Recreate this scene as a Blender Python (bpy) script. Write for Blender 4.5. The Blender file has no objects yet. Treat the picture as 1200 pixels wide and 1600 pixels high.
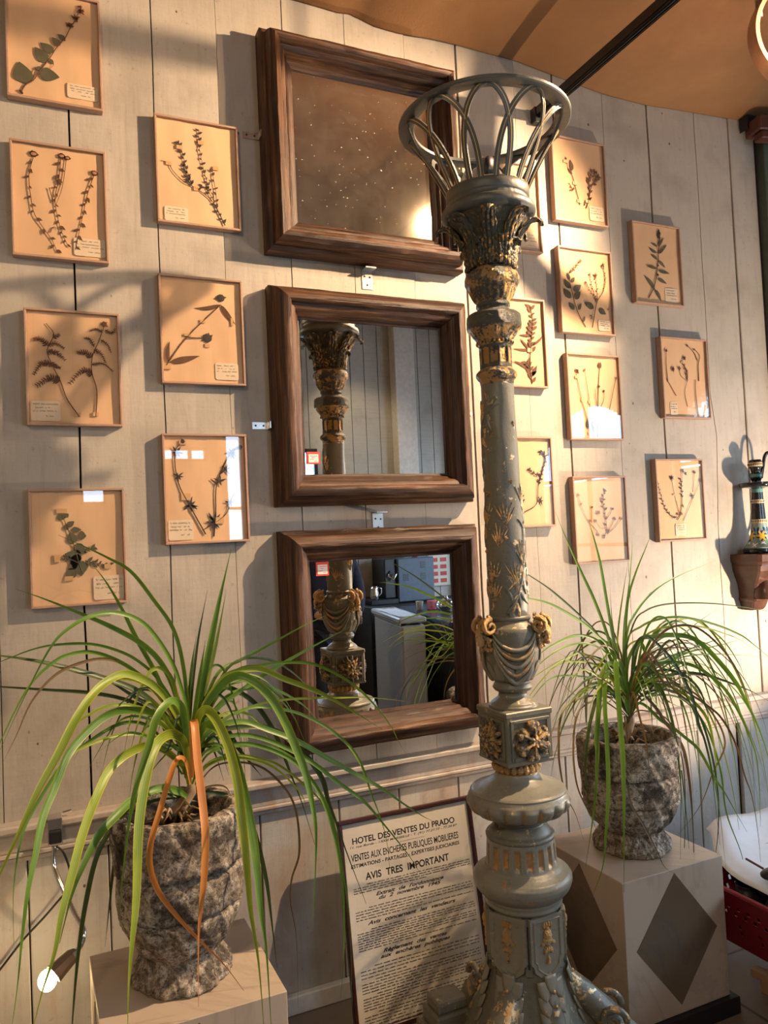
import bpy, bmesh, math, random
from mathutils import Vector, Matrix
from math import sin, cos, pi, radians, atan2, sqrt, hypot, exp
D = bpy.data; SC = bpy.context.scene; COL = SC.collection
random.seed(7)

# ------------------------------------------------------------------ camera
F_PX = 1216.3; YAW, PITCH, ROLL = .425138, .033749, -.046252
CAM = Vector((0, -2.6367, 1.6))
_f = Vector((sin(YAW)*cos(PITCH), cos(YAW)*cos(PITCH), sin(PITCH)))
_r = Vector((cos(YAW), -sin(YAW), 0)); _u = _r.cross(_f)
RX = _r*cos(ROLL) + _u*sin(ROLL); UX = -_r*sin(ROLL) + _u*cos(ROLL)
cd = D.cameras.new('camera'); cam = D.objects.new('camera', cd); COL.objects.link(cam)
cd.sensor_fit = 'VERTICAL'; cd.sensor_height = 36; cd.lens = F_PX/1600*36; cd.clip_start = .05
m3 = Matrix((RX, UX, -_f)).transposed()
cam.matrix_world = Matrix.Translation(CAM) @ m3.to_4x4()
SC.camera = cam

# ------------------------------------------------------------------ colour management, world, lights
SC.view_settings.view_transform = 'Standard'; SC.view_settings.look = 'None'
SC.view_settings.gamma = 1; SC.view_settings.use_curve_mapping = False
SC.view_settings.exposure = 0.38
try:
    SC.cycles.use_denoising = True; SC.cycles.max_bounces = 10; SC.cycles.glossy_bounces = 6
    SC.cycles.transparent_max_bounces = 12; SC.cycles.sample_clamp_indirect = 6
    SC.cycles.caustics_reflective = False; SC.cycles.caustics_refractive = False
except Exception: pass
w = D.worlds.new('sky'); SC.world = w; w.use_nodes = True
w.node_tree.nodes['Background'].inputs[0].default_value = (.60, .78, 1, 1)
w.node_tree.nodes['Background'].inputs[1].default_value = 11
def light(name, kind, loc, energy, color, target=None, **kw):
    l = D.lights.new(name, kind); l.energy = energy; l.color = color
    for k, v in kw.items(): setattr(l, k, v)
    o = D.objects.new(name, l); COL.objects.link(o); o.location = loc
    if target is not None:
        o.rotation_euler = (Vector(target)-Vector(loc)).to_track_quat('-Z', 'Y').to_euler()
    return o
WARM = (1, .69, .42)
light('track_spot_light', 'SPOT', (2.80, -1.35, 3.36), 600, WARM, (.55, 0, 2.1), spot_size=radians(78), spot_blend=.55, shadow_soft_size=.02)
light('near_track_spot_light', 'SPOT', (1.93, -.92, 3.22), 48, WARM, (.60, 0, 2.6), spot_size=radians(66), spot_blend=.6, shadow_soft_size=.02)
light('table_lamp_light', 'SPOT', (3.45, -1.0, 1.05), 150, (1, .74, .52), (2.35, 0, 1.75), spot_size=radians(104), spot_blend=.35, shadow_soft_size=.03)
light('room_fill_light', 'AREA', (-.9, -3.3, 3.2), 24, (1, .74, .48), (.6, -.6, 1.0), shape='DISK', size=.5)  # added soft warm fill from behind the camera, stands for no fixture
light('back_room_lamp_light', 'SPOT', (2.3, -3.5, 3.3), 30, (1, .75, .45), (2.9, -4.4, 2.5), spot_size=radians(60), spot_blend=.8, shadow_soft_size=.04)
for nm, loc, tgt, sx, sy in (('window_portal', (4.69, -2.14, 1.87), (0, -2.14, 1.87), 3.8, 2.3), ('window_portal_back', (1.75, -4.52, 1.7), (1.75, 0, 1.7), 1.4, 2.2)):
    p_ = light(nm, 'AREA', loc, 1, (1, 1, 1), tgt, shape='RECTANGLE', size=sx, size_y=sy); p_.data.cycles.is_portal = True

# ------------------------------------------------------------------ geometry helpers
def ray(px, py): return _f + RX*((px-600)/F_PX) - UX*((py-800)/F_PX)
def at(px, py, wd=0):
    d = ray(px, py); t = (-wd-CAM.y)/d.y; return CAM + d*t
def atz(px, py, z):
    d = ray(px, py); t = (z-CAM.z)/d.z; return CAM + d*t

class MB:
    def __init__(s): s.v = []; s.f = []; s.uv = []; s.mi = []; s.g = []; s.cm = 0; s.cg = 0.0
    def V(s, p, g=None): s.v.append(Vector(p)); s.g.append(s.cg if g is None else g); return len(s.v)-1
    def Fc(s, idx, uv=None): s.f.append(tuple(idx)); s.uv.append(uv or [(0, 0)]*len(idx)); s.mi.append(s.cm)
    def box(s, a, b, bev=0):
        x0, y0, z0 = a; x1, y1, z1 = b
        if x0 > x1: x0, x1 = x1, x0
        if y0 > y1: y0, y1 = y1, y0
        if z0 > z1: z0, z1 = z1, z0
        s.obox(Vector(((x0+x1)/2, (y0+y1)/2, (z0+z1)/2)), Vector((1, 0, 0)), Vector((0, 1, 0)), Vector((0, 0, 1)), (x1-x0)/2, (y1-y0)/2, (z1-z0)/2, bev)
    def obox(s, c, X, Y, Z, hx, hy, hz, bev=0):
        bev = min(bev, hx*.49, hy*.49, hz*.49)
        if bev <= 0:
            i = [s.V(c+X*(sx*hx)+Y*(sy*hy)+Z*(sz*hz)) for sz in (-1, 1) for sy in (-1, 1) for sx in (-1, 1)]
            for q in ((0, 2, 3, 1), (4, 5, 7, 6), (0, 1, 5, 4), (2, 6, 7, 3), (0, 4, 6, 2), (1, 3, 7, 5)): s.Fc([i[k] for k in q])
            return
        h = (hx, hy, hz); ax = (X, Y, Z); idx = {}
        for sx in (-1, 1):
            for sy in (-1, 1):
                for sz in (-1, 1):
                    sg = (sx, sy, sz)
                    for k in range(3):
                        p = c.copy()
                        for j in range(3): p = p + ax[j]*(sg[j]*(h[j] if j == k else h[j]-bev))
                        idx[(sg, k)] = s.V(p)
        for k in range(3):
            a, b = (k+1) % 3, (k+2) % 3
            for sk in (-1, 1):
                q = []
                for sa, sb in ((-1, -1), (1, -1), (1, 1), (-1, 1)):
                    g = [0, 0, 0]; g[k] = sk; g[a] = sa; g[b] = sb; q.append(idx[(tuple(g), k)])
                s.Fc(q if sk > 0 else q[::-1])
            for sa in (-1, 1):
                for sb in (-1, 1):
                    g0 = [0, 0, 0]; g0[a] = sa; g0[b] = sb; g0[k] = -1; g1 = list(g0); g1[k] = 1
                    q = [idx[(tuple(g0), a)], idx[(tuple(g1), a)], idx[(tuple(g1), b)], idx[(tuple(g0), b)]]
                    s.Fc(q if sa*sb > 0 else q[::-1])
        for sx in (-1, 1):
            for sy in (-1, 1):
                for sz in (-1, 1):
                    g = (sx, sy, sz); q = [idx[(g, 0)], idx[(g, 1)], idx[(g, 2)]]
                    s.Fc(q if sx*sy*sz > 0 else q[::-1])
    def tube(s, pts, r, seg=8, cap=True, flat=1.0, up=None):
        pts = [Vector(p) for p in pts]; n = len(pts)
        R = r if isinstance(r, (list, tuple)) else [r]*n
        prev = None; rings = []
        for i, p in enumerate(pts):
            t = (pts[min(i+1, n-1)]-pts[max(i-1, 0)])
            t = t.normalized() if t.length > 1e-9 else Vector((0, 0, 1))
            if prev is None:
                a = Vector(up) if up is not None else (Vector((0, 0, 1)) if abs(t.z) < .9 else Vector((1, 0, 0)))
            else: a = prev
            nn = (a - t*a.dot(t))
            nn = nn.normalized() if nn.length > 1e-6 else t.orthogonal().normalized()
            prev = nn; bb = t.cross(nn)
            rings.append([s.V(p + nn*(cos(2*pi*k/seg)*R[i]*flat) + bb*(sin(2*pi*k/seg)*R[i])) for k in range(seg)])
        for i in range(n-1):
            for k in range(seg):
                k2 = (k+1) % seg
                s.Fc([rings[i][k], rings[i][k2], rings[i+1][k2], rings[i+1][k]], [(k/seg, i/n), ((k+1)/seg, i/n), ((k+1)/seg, (i+1)/n), (k/seg, (i+1)/n)])
        if cap: s.Fc(rings[0][::-1]); s.Fc(rings[-1])
    def lathe(s, prof, c=(0, 0), seg=64, mod=None, sub=1, cap=True, goldf=None, a0=0):
        P = []
        for i in range(len(prof)-1):
            for k in range(sub):
                t = k/sub; P.append((prof[i][0]*(1-t)+prof[i+1][0]*t, prof[i][1]*(1-t)+prof[i+1][1]*t))
        P.append(prof[-1][:2]); rings = []
        for z, r in P:
            row = []
            for k in range(seg):
                th = a0+2*pi*k/seg; rr, g = (r, s.cg) if mod is None else mod(th, z, r)
                row.append(s.V((c[0]+rr*cos(th), c[1]+rr*sin(th), z), g))
            rings.append(row)
        up = P[-1][0] > P[0][0] or True
        for i in range(len(rings)-1):
            for k in range(seg):
                k2 = (k+1) % seg; s.Fc([rings[i][k], rings[i][k2], rings[i+1][k2], rings[i+1][k]])
        if cap: s.Fc(rings[0][::-1]); s.Fc(rings[-1])
    def ell(s, c, rx, ry, rz, seg=12, rings=8, rot=None):
        c = Vector(c); rows = []
        def T(p): return c + (rot @ p if rot is not None else p)
        top = s.V(T(Vector((0, 0, rz)))); bot = s.V(T(Vector((0, 0, -rz))))
        for i in range(1, rings):
            a = pi*i/rings
            rows.append([s.V(T(Vector((rx*sin(a)*cos(2*pi*k/seg), ry*sin(a)*sin(2*pi*k/seg), rz*cos(a))))) for k in range(seg)])
        for k in range(seg):
            k2 = (k+1) % seg; s.Fc([top, rows[0][k], rows[0][k2]]); s.Fc([bot, rows[-1][k2], rows[-1][k]])
            for i in range(len(rows)-1): s.Fc([rows[i][k], rows[i+1][k], rows[i+1][k2], rows[i][k2]])
    def prism(s, poly, O, X, Y, N, h, bev=0):
        # polygon (u,v) in plane O,X,Y extruded along N from 0 to h
        O, X, Y, N = Vector(O), Vector(X), Vector(Y), Vector(N)
        a = [s.V(O+X*u+Y*v) for u, v in poly]; b = [s.V(O+X*u+Y*v+N*h) for u, v in poly]
        s.Fc(a[::-1]); s.Fc(b); n = len(poly)
        for i in range(n): s.Fc([a[i], a[(i+1) % n], b[(i+1) % n], b[i]])
    def loft(s, secs, cap=True, closed=True):
        rows = [[s.V(p) for p in q] for q in secs]; n = len(rows[0])
        for i in range(len(rows)-1):
            for k in range(n if closed else n-1):
                k2 = (k+1) % n; s.Fc([rows[i][k], rows[i][k2], rows[i+1][k2], rows[i+1][k]])
        if cap: s.Fc(rows[0][::-1]); s.Fc(rows[-1])
    def grid(s, rows, uv=False):
        R = [[s.V(p) for p in row] for row in rows]; m = len(R[0]); n = len(R)
        for i in range(n-1):
            for k in range(m-1):
                s.Fc([R[i][k], R[i][k+1], R[i+1][k+1], R[i+1][k]],
                     [(k/(m-1), i/(n-1)), ((k+1)/(m-1), i/(n-1)), ((k+1)/(m-1), (i+1)/(n-1)), (k/(m-1), (i+1)/(n-1))] if uv else None)
    def build(s, name, mats, parent=None, smooth=False, origin=None, recalc=True, auto=None):
        org = Vector(origin) if origin is not None else Vector((0, 0, 0))
        base = Vector((0, 0, 0))
        q = parent
        while q is not None: base += q.location; q = q.parent
        me = D.meshes.new(name)
        off = base + (org if parent is None else Vector((0, 0, 0)))
        me.from_pydata([tuple(p-off) for p in s.v], [], s.f)
        if not isinstance(mats, (list, tuple)): mats = [mats]
        for m in mats: me.materials.append(m)
        me.polygons.foreach_set('material_index', s.mi)
        ul = me.uv_layers.new(name='UVMap'); fl = [c for u in s.uv for p in u for c in p]
        ul.data.foreach_set('uv', fl)
        at_ = me.attributes.new('gold', 'FLOAT', 'POINT'); at_.data.foreach_set('value', s.g)
        if recalc:
            bm = bmesh.new(); bm.from_mesh(me); bmesh.ops.recalc_face_normals(bm, faces=bm.faces); bm.to_mesh(me); bm.free()
        if smooth:
            me.polygons.foreach_set('use_smooth', [True]*len(me.polygons))
            if auto is not None: me.set_sharp_from_angle(angle=radians(auto))
        me.update()
        o = D.objects.new(name, me); COL.objects.link(o)
        if parent is not None: o.parent = parent
        elif origin is not None: o.location = org
        return o

def tag(o, label=None, cat=None, group=None, kind=None):
    if label: o['label'] = label
    if cat: o['category'] = cat
    if group: o['group'] = group
    if kind: o['kind'] = kind
    return o
def thing(name, loc, label, cat, group=None):
    o = D.objects.new(name, None); COL.objects.link(o); o.location = loc; o.empty_display_size = .05
    return tag(o, label, cat, group)
def spline(P, n=6):
    P = [Vector(p) for p in P]; out = []
    if len(P) < 3:
        return [P[0].lerp(P[-1], i/n) for i in range(n+1)]
    Q = [P[0]*2-P[1]] + P + [P[-1]*2-P[-2]]
    for i in range(1, len(Q)-2):
        for k in range(n):
            t = k/n; a, b, c, d = Q[i-1], Q[i], Q[i+1], Q[i+2]
            out.append(.5*((2*b)+(c-a)*t+(2*a-5*b+4*c-d)*t*t+(3*b-a-3*c+d)*t**3))
    out.append(P[-1]); return out

# ------------------------------------------------------------------ materials
def nt(name):
    m = D.materials.new(name); m.use_nodes = True; t = m.node_tree; b = t.nodes['Principled BSDF']; return m, t, b
def N(t, kind, **kw):
    n = t.nodes.new(kind)
    for k, v in kw.items():
        if k in n.inputs.keys(): n.inputs[k].default_value = v
        else: setattr(n, k, v)
    return n
def coords(t, scale=(1, 1, 1), kind='Object', loc=(0, 0, 0)):
    tc = N(t, 'ShaderNodeTexCoord'); mp = N(t, 'ShaderNodeMapping'); mp.inputs['Scale'].default_value = scale; mp.inputs['Location'].default_value = loc
    t.links.new(tc.outputs[kind], mp.inputs[0]); return mp.outputs[0]
def noise(t, vec, scale, detail=4, rough=.55, dist=0):
    n = N(t, 'ShaderNodeTexNoise'); n.inputs['Scale'].default_value = scale; n.inputs['Detail'].default_value = detail
    n.inputs['Roughness'].default_value = rough; n.inputs['Distortion'].default_value = dist
    t.links.new(vec, n.inputs['Vector']); return n.outputs['Fac']
def ramp(t, fac, stops, interp='LINEAR'):
    r = N(t, 'ShaderNodeValToRGB'); cr = r.color_ramp; cr.interpolation = interp
    while len(cr.elements) < len(stops): cr.elements.new(.5)
    for e, (p, c) in zip(cr.elements, stops): e.position = p; e.color = (*c, 1) if len(c) == 3 else c
    t.links.new(fac, r.inputs[0]); return r.outputs[0]
def mix(t, fac, a, b, mode='MIX'):
    m = N(t, 'ShaderNodeMix'); m.data_type = 'RGBA'; m.blend_type = mode
    for s_, v in ((m.inputs[0], fac), (m.inputs[6], a), (m.inputs[7], b)):
        if hasattr(v, 'is_linked'): t.links.new(v, s_)
        else: s_.default_value = v if not isinstance(v, tuple) or len(v) == 4 else (*v, 1)
    return m.outputs[2]
def math_(t, op, a, b=0, clamp=False):
    m = N(t, 'ShaderNodeMath'); m.operation = op; m.use_clamp = clamp
    for s_, v in ((m.inputs[0], a), (m.inputs[1], b)):
        if hasattr(v, 'is_linked'): t.links.new(v, s_)
        else: s_.default_value = v
    return m.outputs[0]
def bump(t, b, h, strength=.3, dist=.01):
    n = N(t, 'ShaderNodeBump'); n.inputs['Strength'].default_value = strength; n.inputs['Distance'].default_value = dist
    t.links.new(h, n.inputs['Height']); t.links.new(n.outputs[0], b.inputs['Normal'])
BW = lambda x: (x, x, x)

def m_plain(name, col, rough=.5, metal=0, var=.12, scale=30, bmp=0, coat=0, spec=None):
    m, t, b = nt(name); v = coords(t); f = noise(t, v, scale)
    c = ramp(t, f, [(.25, tuple(x*(1-var) for x in col)), (.75, tuple(min(1, x*(1+var)) for x in col))])
    t.links.new(c, b.inputs['Base Color']); b.inputs['Roughness'].default_value = rough; b.inputs['Metallic'].default_value = metal
    b.inputs['Coat Weight'].default_value = coat
    if spec is not None: b.inputs['Specular IOR Level'].default_value = spec
    if bmp: bump(t, b, f, bmp, .003)
    return m

def m_boards(name, c1, c2, streak=(60, 60, 2.2), hole=True, bmp=.35, holes_density=9, scuff=None, rough=.5):
    m, t, b = nt(name)
    v = coords(t); vs = coords(t, streak)
    big = noise(t, v, 1.3, 3); gr = noise(t, vs, 1.0, 5, .65); fine = noise(t, v, 55, 4, .6)
    c = mix(t, big, c1, c2)
    c = mix(t, ramp(t, gr, [(.30, BW(.6)), (.48, BW(0))]), c, tuple(x*.86 for x in c1))
    patch = noise(t, v, 4.0, 5, .6)
    c = mix(t, ramp(t, patch, [(.50, BW(0)), (.70, BW(.5))]), c, tuple(x*.62 for x in c1))
    spk = noise(t, v, 38, 6, .75); c = mix(t, ramp(t, spk, [(.30, BW(.55)), (.40, BW(0))]), c, (.17, .12, .08))
    if scuff:
        sc = noise(t, coords(t, (1, 1, .5)), 6, 6, .7, .8)
        c = mix(t, ramp(t, sc, [(.50, BW(0)), (.70, BW(.9))]), c, scuff)
    h = math_(t, 'ADD', gr, math_(t, 'MULTIPLY', fine, .5)); h = math_(t, 'ADD', h, math_(t, 'MULTIPLY', noise(t, coords(t, (3, 3, 90)), 1.0, 3, .6), .5))
    if hole:
        vo = N(t, 'ShaderNodeTexVoronoi'); vo.inputs['Scale'].default_value = holes_density; vo.inputs['Randomness'].default_value = 1
        t.links.new(coords(t, (1, 1, .8), loc=(.37, 0, .11)), vo.inputs['Vector'])
        n2 = noise(t, v, 2.6, 2)
        thr = math_(t, 'MULTIPLY', ramp(t, n2, [(.30, BW(0)), (.52, BW(1))]), .050)
        k = math_(t, 'LESS_THAN', vo.outputs['Distance'], thr)
        c = mix(t, math_(t, 'MULTIPLY', k, .85), c, (.07, .03, .015))
        vo2 = N(t, 'ShaderNodeTexVoronoi'); vo2.inputs['Scale'].default_value = 20
        t.links.new(coords(t, (1, 1, .55)), vo2.inputs['Vector'])
        thr2 = math_(t, 'MULTIPLY', ramp(t, noise(t, v, 3.3, 3), [(.44, BW(0)), (.62, BW(1))]), .055)
        k2 = math_(t, 'LESS_THAN', vo2.outputs['Distance'], thr2)
        c = mix(t, math_(t, 'MULTIPLY', k2, .6), c, (.13, .09, .06))
        h = math_(t, 'SUBTRACT', h, math_(t, 'MULTIPLY', k, 2))
    t.links.new(c, b.inputs['Base Color']); b.inputs['Roughness'].default_value = rough
    b.inputs['Specular IOR Level'].default_value = .35
    bump(t, b, h, bmp, .004); return m

M_WALL = m_boards('painted_boards', (.37, .325, .27), (.42, .375, .315), streak=(45, 45, 5), bmp=.28)
M_WALLLOW = m_boards('painted_panel_boards', (.38, .365, .335), (.43, .40, .36), bmp=.25, holes_density=5, scuff=(.36, .27, .20))
M_TRIM = m_boards('painted_trim', (.38, .35, .31), (.44, .38, .33), streak=(2.2, 60, 60), hole=False, scuff=(.34, .22, .15))
M_BACKW = m_boards('painted_back_boards', (.46, .45, .41), (.52, .50, .45), streak=(3, 30, 60), bmp=.4, hole=False)
M_GAP = m_plain('dark_gap', (.035, .015, .012), .9, var=.3)
M_WHITEPAINT = m_plain('white_paint', (.66, .64, .60), .5)
M_BLACK = m_plain('black_metal', (.012, .012, .014), .38)
M_IRON = m_plain('black_paint_matt', (.02, .02, .022), .6)

def m_oldwood(name, axis, dark=1.0):
    m, t, b = nt(name); sc = [52, 52, 52]; sc[axis] = 2.6
    v = coords(t, tuple(sc)); v1 = coords(t)
    g = noise(t, v, 1.0, 8, .62, .6); big = noise(t, v1, 5, 3)
    c = ramp(t, g, [(.34, (.008*dark, .003*dark, .0013*dark)), (.45, (.038, .0150, .0060)), (.56, (.088, .037, .0145)), (.70, (.19, .098, .044))])
    c = mix(t, ramp(t, big, [(.40, BW(.45)), (.6, BW(0))]), c, (.03, .011, .004))
    cr = noise(t, coords(t, tuple((70 if k != axis else 1.6) for k in range(3)), loc=(3, 1, 2)), 1.0, 2, .5, .3)
    crk = ramp(t, cr, [(.30, BW(1)), (.335, BW(0))])
    c = mix(t, crk, c, (.006, .003, .001))
    t.links.new(c, b.inputs['Base Color']); b.inputs['Roughness'].default_value = .5; b.inputs['Specular IOR Level'].default_value = .4
    h = math_(t, 'SUBTRACT', g, crk); bump(t, b, h, .7, .006); return m
M_WOODX = m_oldwood('old_brown_wood', 0); M_WOODZ = m_oldwood('old_brown_wood_upright', 2)
M_COPPERWOOD = m_plain('copper_brown_wood', (.080, .036, .023), .28, var=.55, scale=14, bmp=.3)
M_REDWOOD = m_plain('red_brown_beam', (.09, .028, .016), .5, var=.3)

def m_peel(name, paint, amount, cream=.5, scale=18, rough=.32, gold=(.60, .34, .10), dark=.35):
    """old green-grey paint with worn gilding; attribute gold marks where the gilder worked"""
    m, t, b = nt(name); v = coords(t)
    a = N(t, 'ShaderNodeAttribute'); a.attribute_name = 'gold'
    n1 = noise(t, v, scale, 6, .65); n2 = noise(t, v, scale*3.2, 5, .7); n3 = noise(t, v, 5, 3)
    wear = math_(t, 'ADD', math_(t, 'MULTIPLY', n1, .6), math_(t, 'MULTIPLY', n2, .4))
    k1 = math_(t, 'ADD', wear, math_(t, 'MULTIPLY', a.outputs['Fac'], .27))
    gk = ramp(t, k1, [(.66-amount, BW(0)), (.685-amount, BW(1))])
    base = mix(t, n3, tuple(x*.78 for x in paint), tuple(min(1, x*1.2) for x in paint))
    dk = ramp(t, n2, [(.30, BW(dark)), (.45, BW(0))]); base = mix(t, dk, base, tuple(x*.25 for x in paint))
    gcol = mix(t, ramp(t, n2, [(.42, BW(0)), (.62, BW(1))]), gold, tuple(min(1, x*.45+cream*.5*y) for x, y in zip(gold, (1, .85, .6))))
    c = mix(t, gk, base, gcol); t.links.new(c, b.inputs['Base Color'])
    t.links.new(math_(t, 'MULTIPLY', gk, .65), b.inputs['Metallic'])
    rr = mix(t, gk, BW(rough), BW(.38)); t.links.new(rr, b.inputs['Roughness'])
    bump(t, b, math_(t, 'ADD', math_(t, 'MULTIPLY', gk, -.35), math_(t, 'MULTIPLY', n2, .5+dark)), .45+.5*(dark > .7), .003+.007*(dark > .7))
    return m
PAINT = (.155, .148, .108)
M_SHAFT = m_peel('worn_green_grey_paint', PAINT, .07, .8, 24, rough=.38)
M_VINE = m_peel('worn_gilt_relief', (.15, .15, .115), .035, .8, 40)
M_CAP = m_peel('worn_gilt_capital', (.090, .088, .066), .04, .4, 34, dark=.75)
M_DRUM = m_peel('worn_gilt_drum', (.235, .225, .175), .06, .4, 22, gold=(.62, .34, .14))
M_GILT = m_peel('gilt', (.15, .135, .10), .02, .7, 48, gold=(.74, .44, .15), dark=.75)
M_BASK = m_peel('grey_basket_paint', (.085, .088, .078), .02, .5, 30, rough=.42)
M_BGOLD = m_plain('gold_line_paint', (.55, .36, .14), .4, .3)

def m_stone():
    m, t, b = nt('lichen_stone'); v = coords(t)
    n1 = noise(t, v, 9, 6, .65); n2 = noise(t, v, 120, 6, .75); n3 = noise(t, v, 38, 7, .78, .4)
    c = ramp(t, n3, [(.30, (.05, .04, .03)), (.42, (.17, .135, .10)), (.52, (.34, .28, .21)), (.64, (.62, .55, .45))])
    n4 = noise(t, v, 13, 5, .7)
    c = mix(t, math_(t, 'MULTIPLY', ramp(t, n4, [(.50, BW(0)), (.58, BW(1))]), ramp(t, n3, [(.40, BW(0)), (.52, BW(.9))])), c, (.66, .60, .50))
    c = mix(t, ramp(t, n1, [(.53, BW(0)), (.60, BW(.85))]), c, (.055, .045, .035))
    c = mix(t, ramp(t, n2, [(.36, BW(.8)), (.5, BW(0))]), c, (.03, .02, .015))
    t.links.new(c, b.inputs['Base Color']); b.inputs['Roughness'].default_value = .95; b.inputs['Specular IOR Level'].default_value = .2
    bump(t, b, math_(t, 'ADD', n2, n3), .9, .005); return m
M_STONE = m_stone()
def m_marble(name, c1, c2, vein, s=1.8):
    m, t, b = nt(name); v = coords(t)
    n = noise(t, v, s, 6, .6, 1.4); n2 = noise(t, v, 2.2, 4)
    c = mix(t, n2, c1, c2); vv = ramp(t, n, [(.46, BW(0)), (.495, BW(.28)), (.53, BW(0))])
    c = mix(t, vv, c, vein); t.links.new(c, b.inputs['Base Color']); b.inputs['Roughness'].default_value = .3; return m
M_MARBLE = m_marble('cream_marble', (.42, .33, .245), (.52, .43, .34), (.24, .19, .15))
M_DIAMOND = m_marble('brown_marble', (.085, .062, .042), (.20, .135, .080), (.05, .05, .045), 3)
M_SOIL = m_plain('dark_soil', (.03, .018, .012), .95, var=.6, scale=90, bmp=1)
def m_leaf(name, c1, c2, edge, tw=.25):
    m, t, b = nt(name); uv = N(t, 'ShaderNodeUVMap'); sp = N(t, 'ShaderNodeSeparateXYZ'); t.links.new(uv.outputs[0], sp.inputs[0])
    n = noise(t, coords(t), 7, 3)
    c = mix(t, ramp(t, n, [(.35, BW(0)), (.65, BW(1))]), c1, c2)
    wv = math_(t, 'SINE', math_(t, 'MULTIPLY', sp.outputs[0], 31)); st = ramp(t, math_(t, 'ADD', math_(t, 'MULTIPLY', wv, .25), .5), [(.3, BW(0)), (.9, BW(.35))])
    c = mix(t, st, c, edge)
    ed = math_(t, 'ABSOLUTE', math_(t, 'SUBTRACT', sp.outputs[0], .5)); c = mix(t, ramp(t, ed, [(.36, BW(0)), (.5, BW(.8))]), c, edge)
    t.links.new(c, b.inputs['Base Color']); b.inputs['Roughness'].default_value = .42
    tr = N(t, 'ShaderNodeBsdfTranslucent'); t.links.new(c, tr.inputs[0]); ms = N(t, 'ShaderNodeMixShader'); ms.inputs[0].default_value = tw
    t.links.new(b.outputs[0], ms.inputs[1]); t.links.new(tr.outputs[0], ms.inputs[2]); t.links.new(ms.outputs[0], t.nodes['Material Output'].inputs[0]); return m
M_LEAF = [m_leaf('leaf_green', (.060, .165, .018), (.125, .27, .030), (.28, .36, .05)), m_leaf('leaf_yellow_green', (.14, .25, .022), (.25, .35, .03), (.55, .50, .06)), m_leaf('leaf_dark_green', (.03, .065, .016), (.06, .10, .022), (.10, .13, .035)), m_leaf('leaf_brown', (.10, .055, .022), (.17, .11, .04), (.26, .17, .07))]
M_DEAD = m_leaf('leaf_orange_dead', (.62, .24, .045), (.50, .18, .05), (.75, .36, .10))
M_HUSK = m_plain('pale_leaf_sheath', (.36, .25, .15), .6, var=.4, scale=25)

M_FRAMEW = m_plain('pale_pink_wood', (.36, .225, .155), .5, var=.12, scale=40)
def m_paper(name, c, var=.12):
    m, t, b = nt(name); v = coords(t, (1, 1, .35)); n = noise(t, v, 9, 4, .6); n2 = noise(t, coords(t), 3, 2)
    cc = ramp(t, n, [(.3, tuple(x*(1-var) for x in c)), (.7, tuple(min(1, x*(1+var*.6)) for x in c))])
    cc = mix(t, ramp(t, n2, [(.45, BW(0)), (.75, BW(.4))]), cc, tuple(x*y for x, y in zip(c, (.93, .80, .66))))
    t.links.new(cc, b.inputs['Base Color']); b.inputs['Roughness'].default_value = .8; bump(t, b, n, .25, .004); return m
M_PAPER = m_paper('aged_herbarium_paper', (.76, .48, .27)); M_LABEL = m_paper('cream_label_paper', (.76, .60, .42), .04)
M_WHITEPAPER = m_paper('poster_paper', (.66, .61, .52), .04)
M_INK = m_plain('ink', (.09, .06, .05), .8); M_INKB = m_plain('black_ink', (.01, .01, .012), .7)
M_TAPE = m_plain('yellowed_tape', (.62, .36, .16), .4)
M_PL = {'g': m_plain('pressed_leaf_green', (.10, .088, .048), .8, var=.3), 'b': m_plain('pressed_leaf_brown', (.12, .052, .022), .8, var=.3), 'd': m_plain('pressed_leaf_dark', (.045, .032, .028), .8, var=.3), 'r': m_plain('pressed_flower_red_brown', (.22, .075, .045), .8, var=.4), 'p': m_plain('pressed_faded_flower', (.42, .20, .11), .8, var=.3)}
def m_glass():
    m, t, b = nt('clear_glass'); t.nodes.remove(b)
    tr = N(t, 'ShaderNodeBsdfTransparent'); gl = N(t, 'ShaderNodeBsdfGlossy'); gl.inputs['Roughness'].default_value = .015
    fr = N(t, 'ShaderNodeFresnel'); ge = N(t, 'ShaderNodeNewGeometry')
    t.links.new(math_(t, 'SUBTRACT', 1.5, math_(t, 'MULTIPLY', ge.outputs['Backfacing'], 1.5-1/1.5)), fr.inputs[0])
    ms = N(t, 'ShaderNodeMixShader'); t.links.new(fr.outputs[0], ms.inputs[0]); t.links.new(tr.outputs[0], ms.inputs[1]); t.links.new(gl.outputs[0], ms.inputs[2])
    t.links.new(ms.outputs[0], t.nodes['Material Output'].inputs[0]); return m
M_GLASS = m_glass()
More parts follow.
